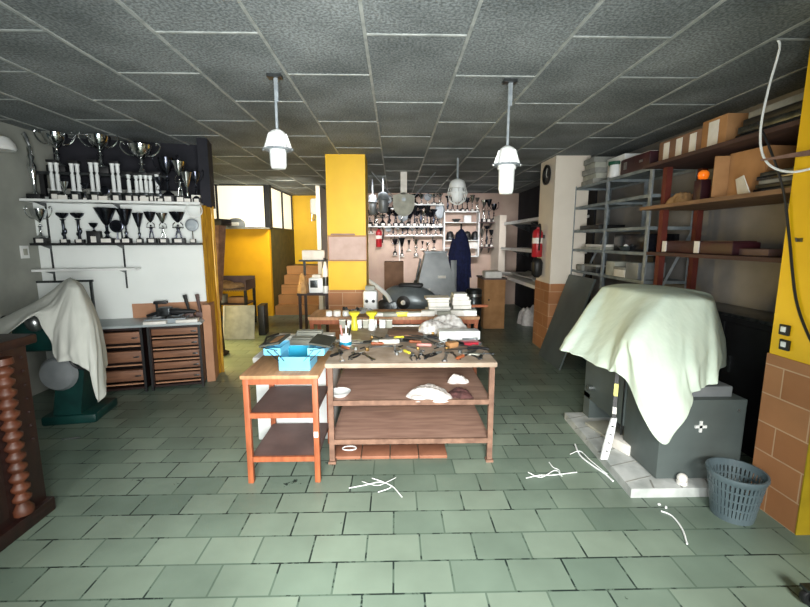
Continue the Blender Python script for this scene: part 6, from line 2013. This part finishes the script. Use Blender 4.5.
# two small drum lamps
for px, Yl, lab, dz in ((372.5, 7.6, 'slim grey pendant lamp close beside the yellow pillar', 0.02), (383, 7.4, 'larger grey drum pendant lamp between the pillar and the reflector', 0.0)):
    p = at(px, 190, Yl)
    t = thing('drum_lamp', lab, 'lamp', (p.x, Yl, CEIL))
    dr = 0.24 + dz
    MB().bar((0, 0, 0), (0, 0, -dr), 0.012, 8).build('stem', 'galvanised', t)
    k = 0.85 if dz else 1.1
    MB().lathe([(0.03, 0), (0.075 * k, -0.02), (0.085 * k, -0.09), (0.11 * k, -0.13), (0.1 * k, -0.14), (0, -0.14)], 20, (0, 0, -dr)).build('housing', 'galvanised', t, angle=50)
    MB().lathe([(0.075 * k, 0), (0.075 * k, -0.18), (0.05 * k, -0.21), (0, -0.215)], 20, (0, 0, -dr - 0.14)).build('glass_cover', 'machine_mid', t, angle=50)

# ------------------------------------------------------------------ strips of white plastic on the floor
def strip(px_list, label, z=0.006, w=0.007):
    pts = [fl(x, y, 0) + Vector((0, 0, z)) for x, y in px_list]
    o = MB().tube(catmull(pts, 5), w * 0.5, 5).build('plastic_strip', 'white_plastic')
    return tag(o, label, 'strip')


strip([(349, 489), (365, 486), (380, 483), (392, 487), (402, 498)], 'long white plastic strip on the floor below the bench corner', w=0.006)
strip([(372, 480), (384, 484), (391, 489), (378, 494)], 'short white plastic strip crossing the long one below the bench', z=0.012, w=0.005)
strip([(362, 484), (377, 488), (388, 484), (396, 480)], 'thin curled white strip on the floor below the bench', z=0.017, w=0.004)
strip([(526, 479), (540, 476), (552, 476), (577, 473)], 'straight white strip lying across the floor towards the slab', w=0.006)
strip([(528, 474), (541, 479), (555, 472), (562, 478)], 'kinked white strip over the straight strip', z=0.012, w=0.006)
strip([(549, 463), (553, 468), (559, 471), (560, 476)], 'short white strip just above the kinked strip', z=0.006, w=0.006)
strip([(575, 445), (580, 456), (592, 466), (604, 474), (613, 482)], 'long white strip beside the edge of the whitish slab', w=0.012)
strip([(570, 456), (580, 453), (590, 462), (607, 476)], 'thinner white strip crossing the long strip by the slab', z=0.014, w=0.007)
strip([(661, 512), (672, 517), (682, 530), (687, 545)], 'curved white strip on the floor before the waste basket', w=0.009)
for i, (x, y) in enumerate(((659, 505), (666, 508))):
    o = MB().box((0, 0, 0.004), (0.014, 0.01, 0.008)).build('plastic_chip', 'white_plastic', loc=fl(x, y, 0) + Vector((0, 0, 0.0005)), rot=(0, 0, i), smooth=False)
    tag(o, ('white chip on the floor nearer the slab', 'white chip on the floor nearer the curved strip')[i], 'chip')
o = MB().tube([fl(62, 440) + Vector((0, 0, 0.006)), fl(80, 438) + Vector((0, 0, 0.006))], 0.006, 6).build('metal_rod', 'steel')
tag(o, 'short pale rod on the floor at the foot of the green machine', 'rod')
# small dark caster at the bottom corner
c = fl(805, 604)
t = thing('caster', 'small dark caster wheel on the floor before the yellow pillar', 'caster', (c.x + 0.01, c.y, 0))
MB().lathe([(0.01, -0.012), (0.03, -0.012), (0.034, -0.006), (0.034, 0.006), (0.03, 0.012), (0.01, 0.012)], 18, (0, 0, 0.034), (PI / 2, 0, 0)).build('wheel', 'black', t, angle=50)
MB().box((0, 0, 0.075), (0.05, 0.04, 0.012)).box((0, 0.017, 0.05), (0.02, 0.005, 0.05)).box((0, -0.017, 0.05), (0.02, 0.005, 0.05)).build('fork', 'steel_dark', t, smooth=False)
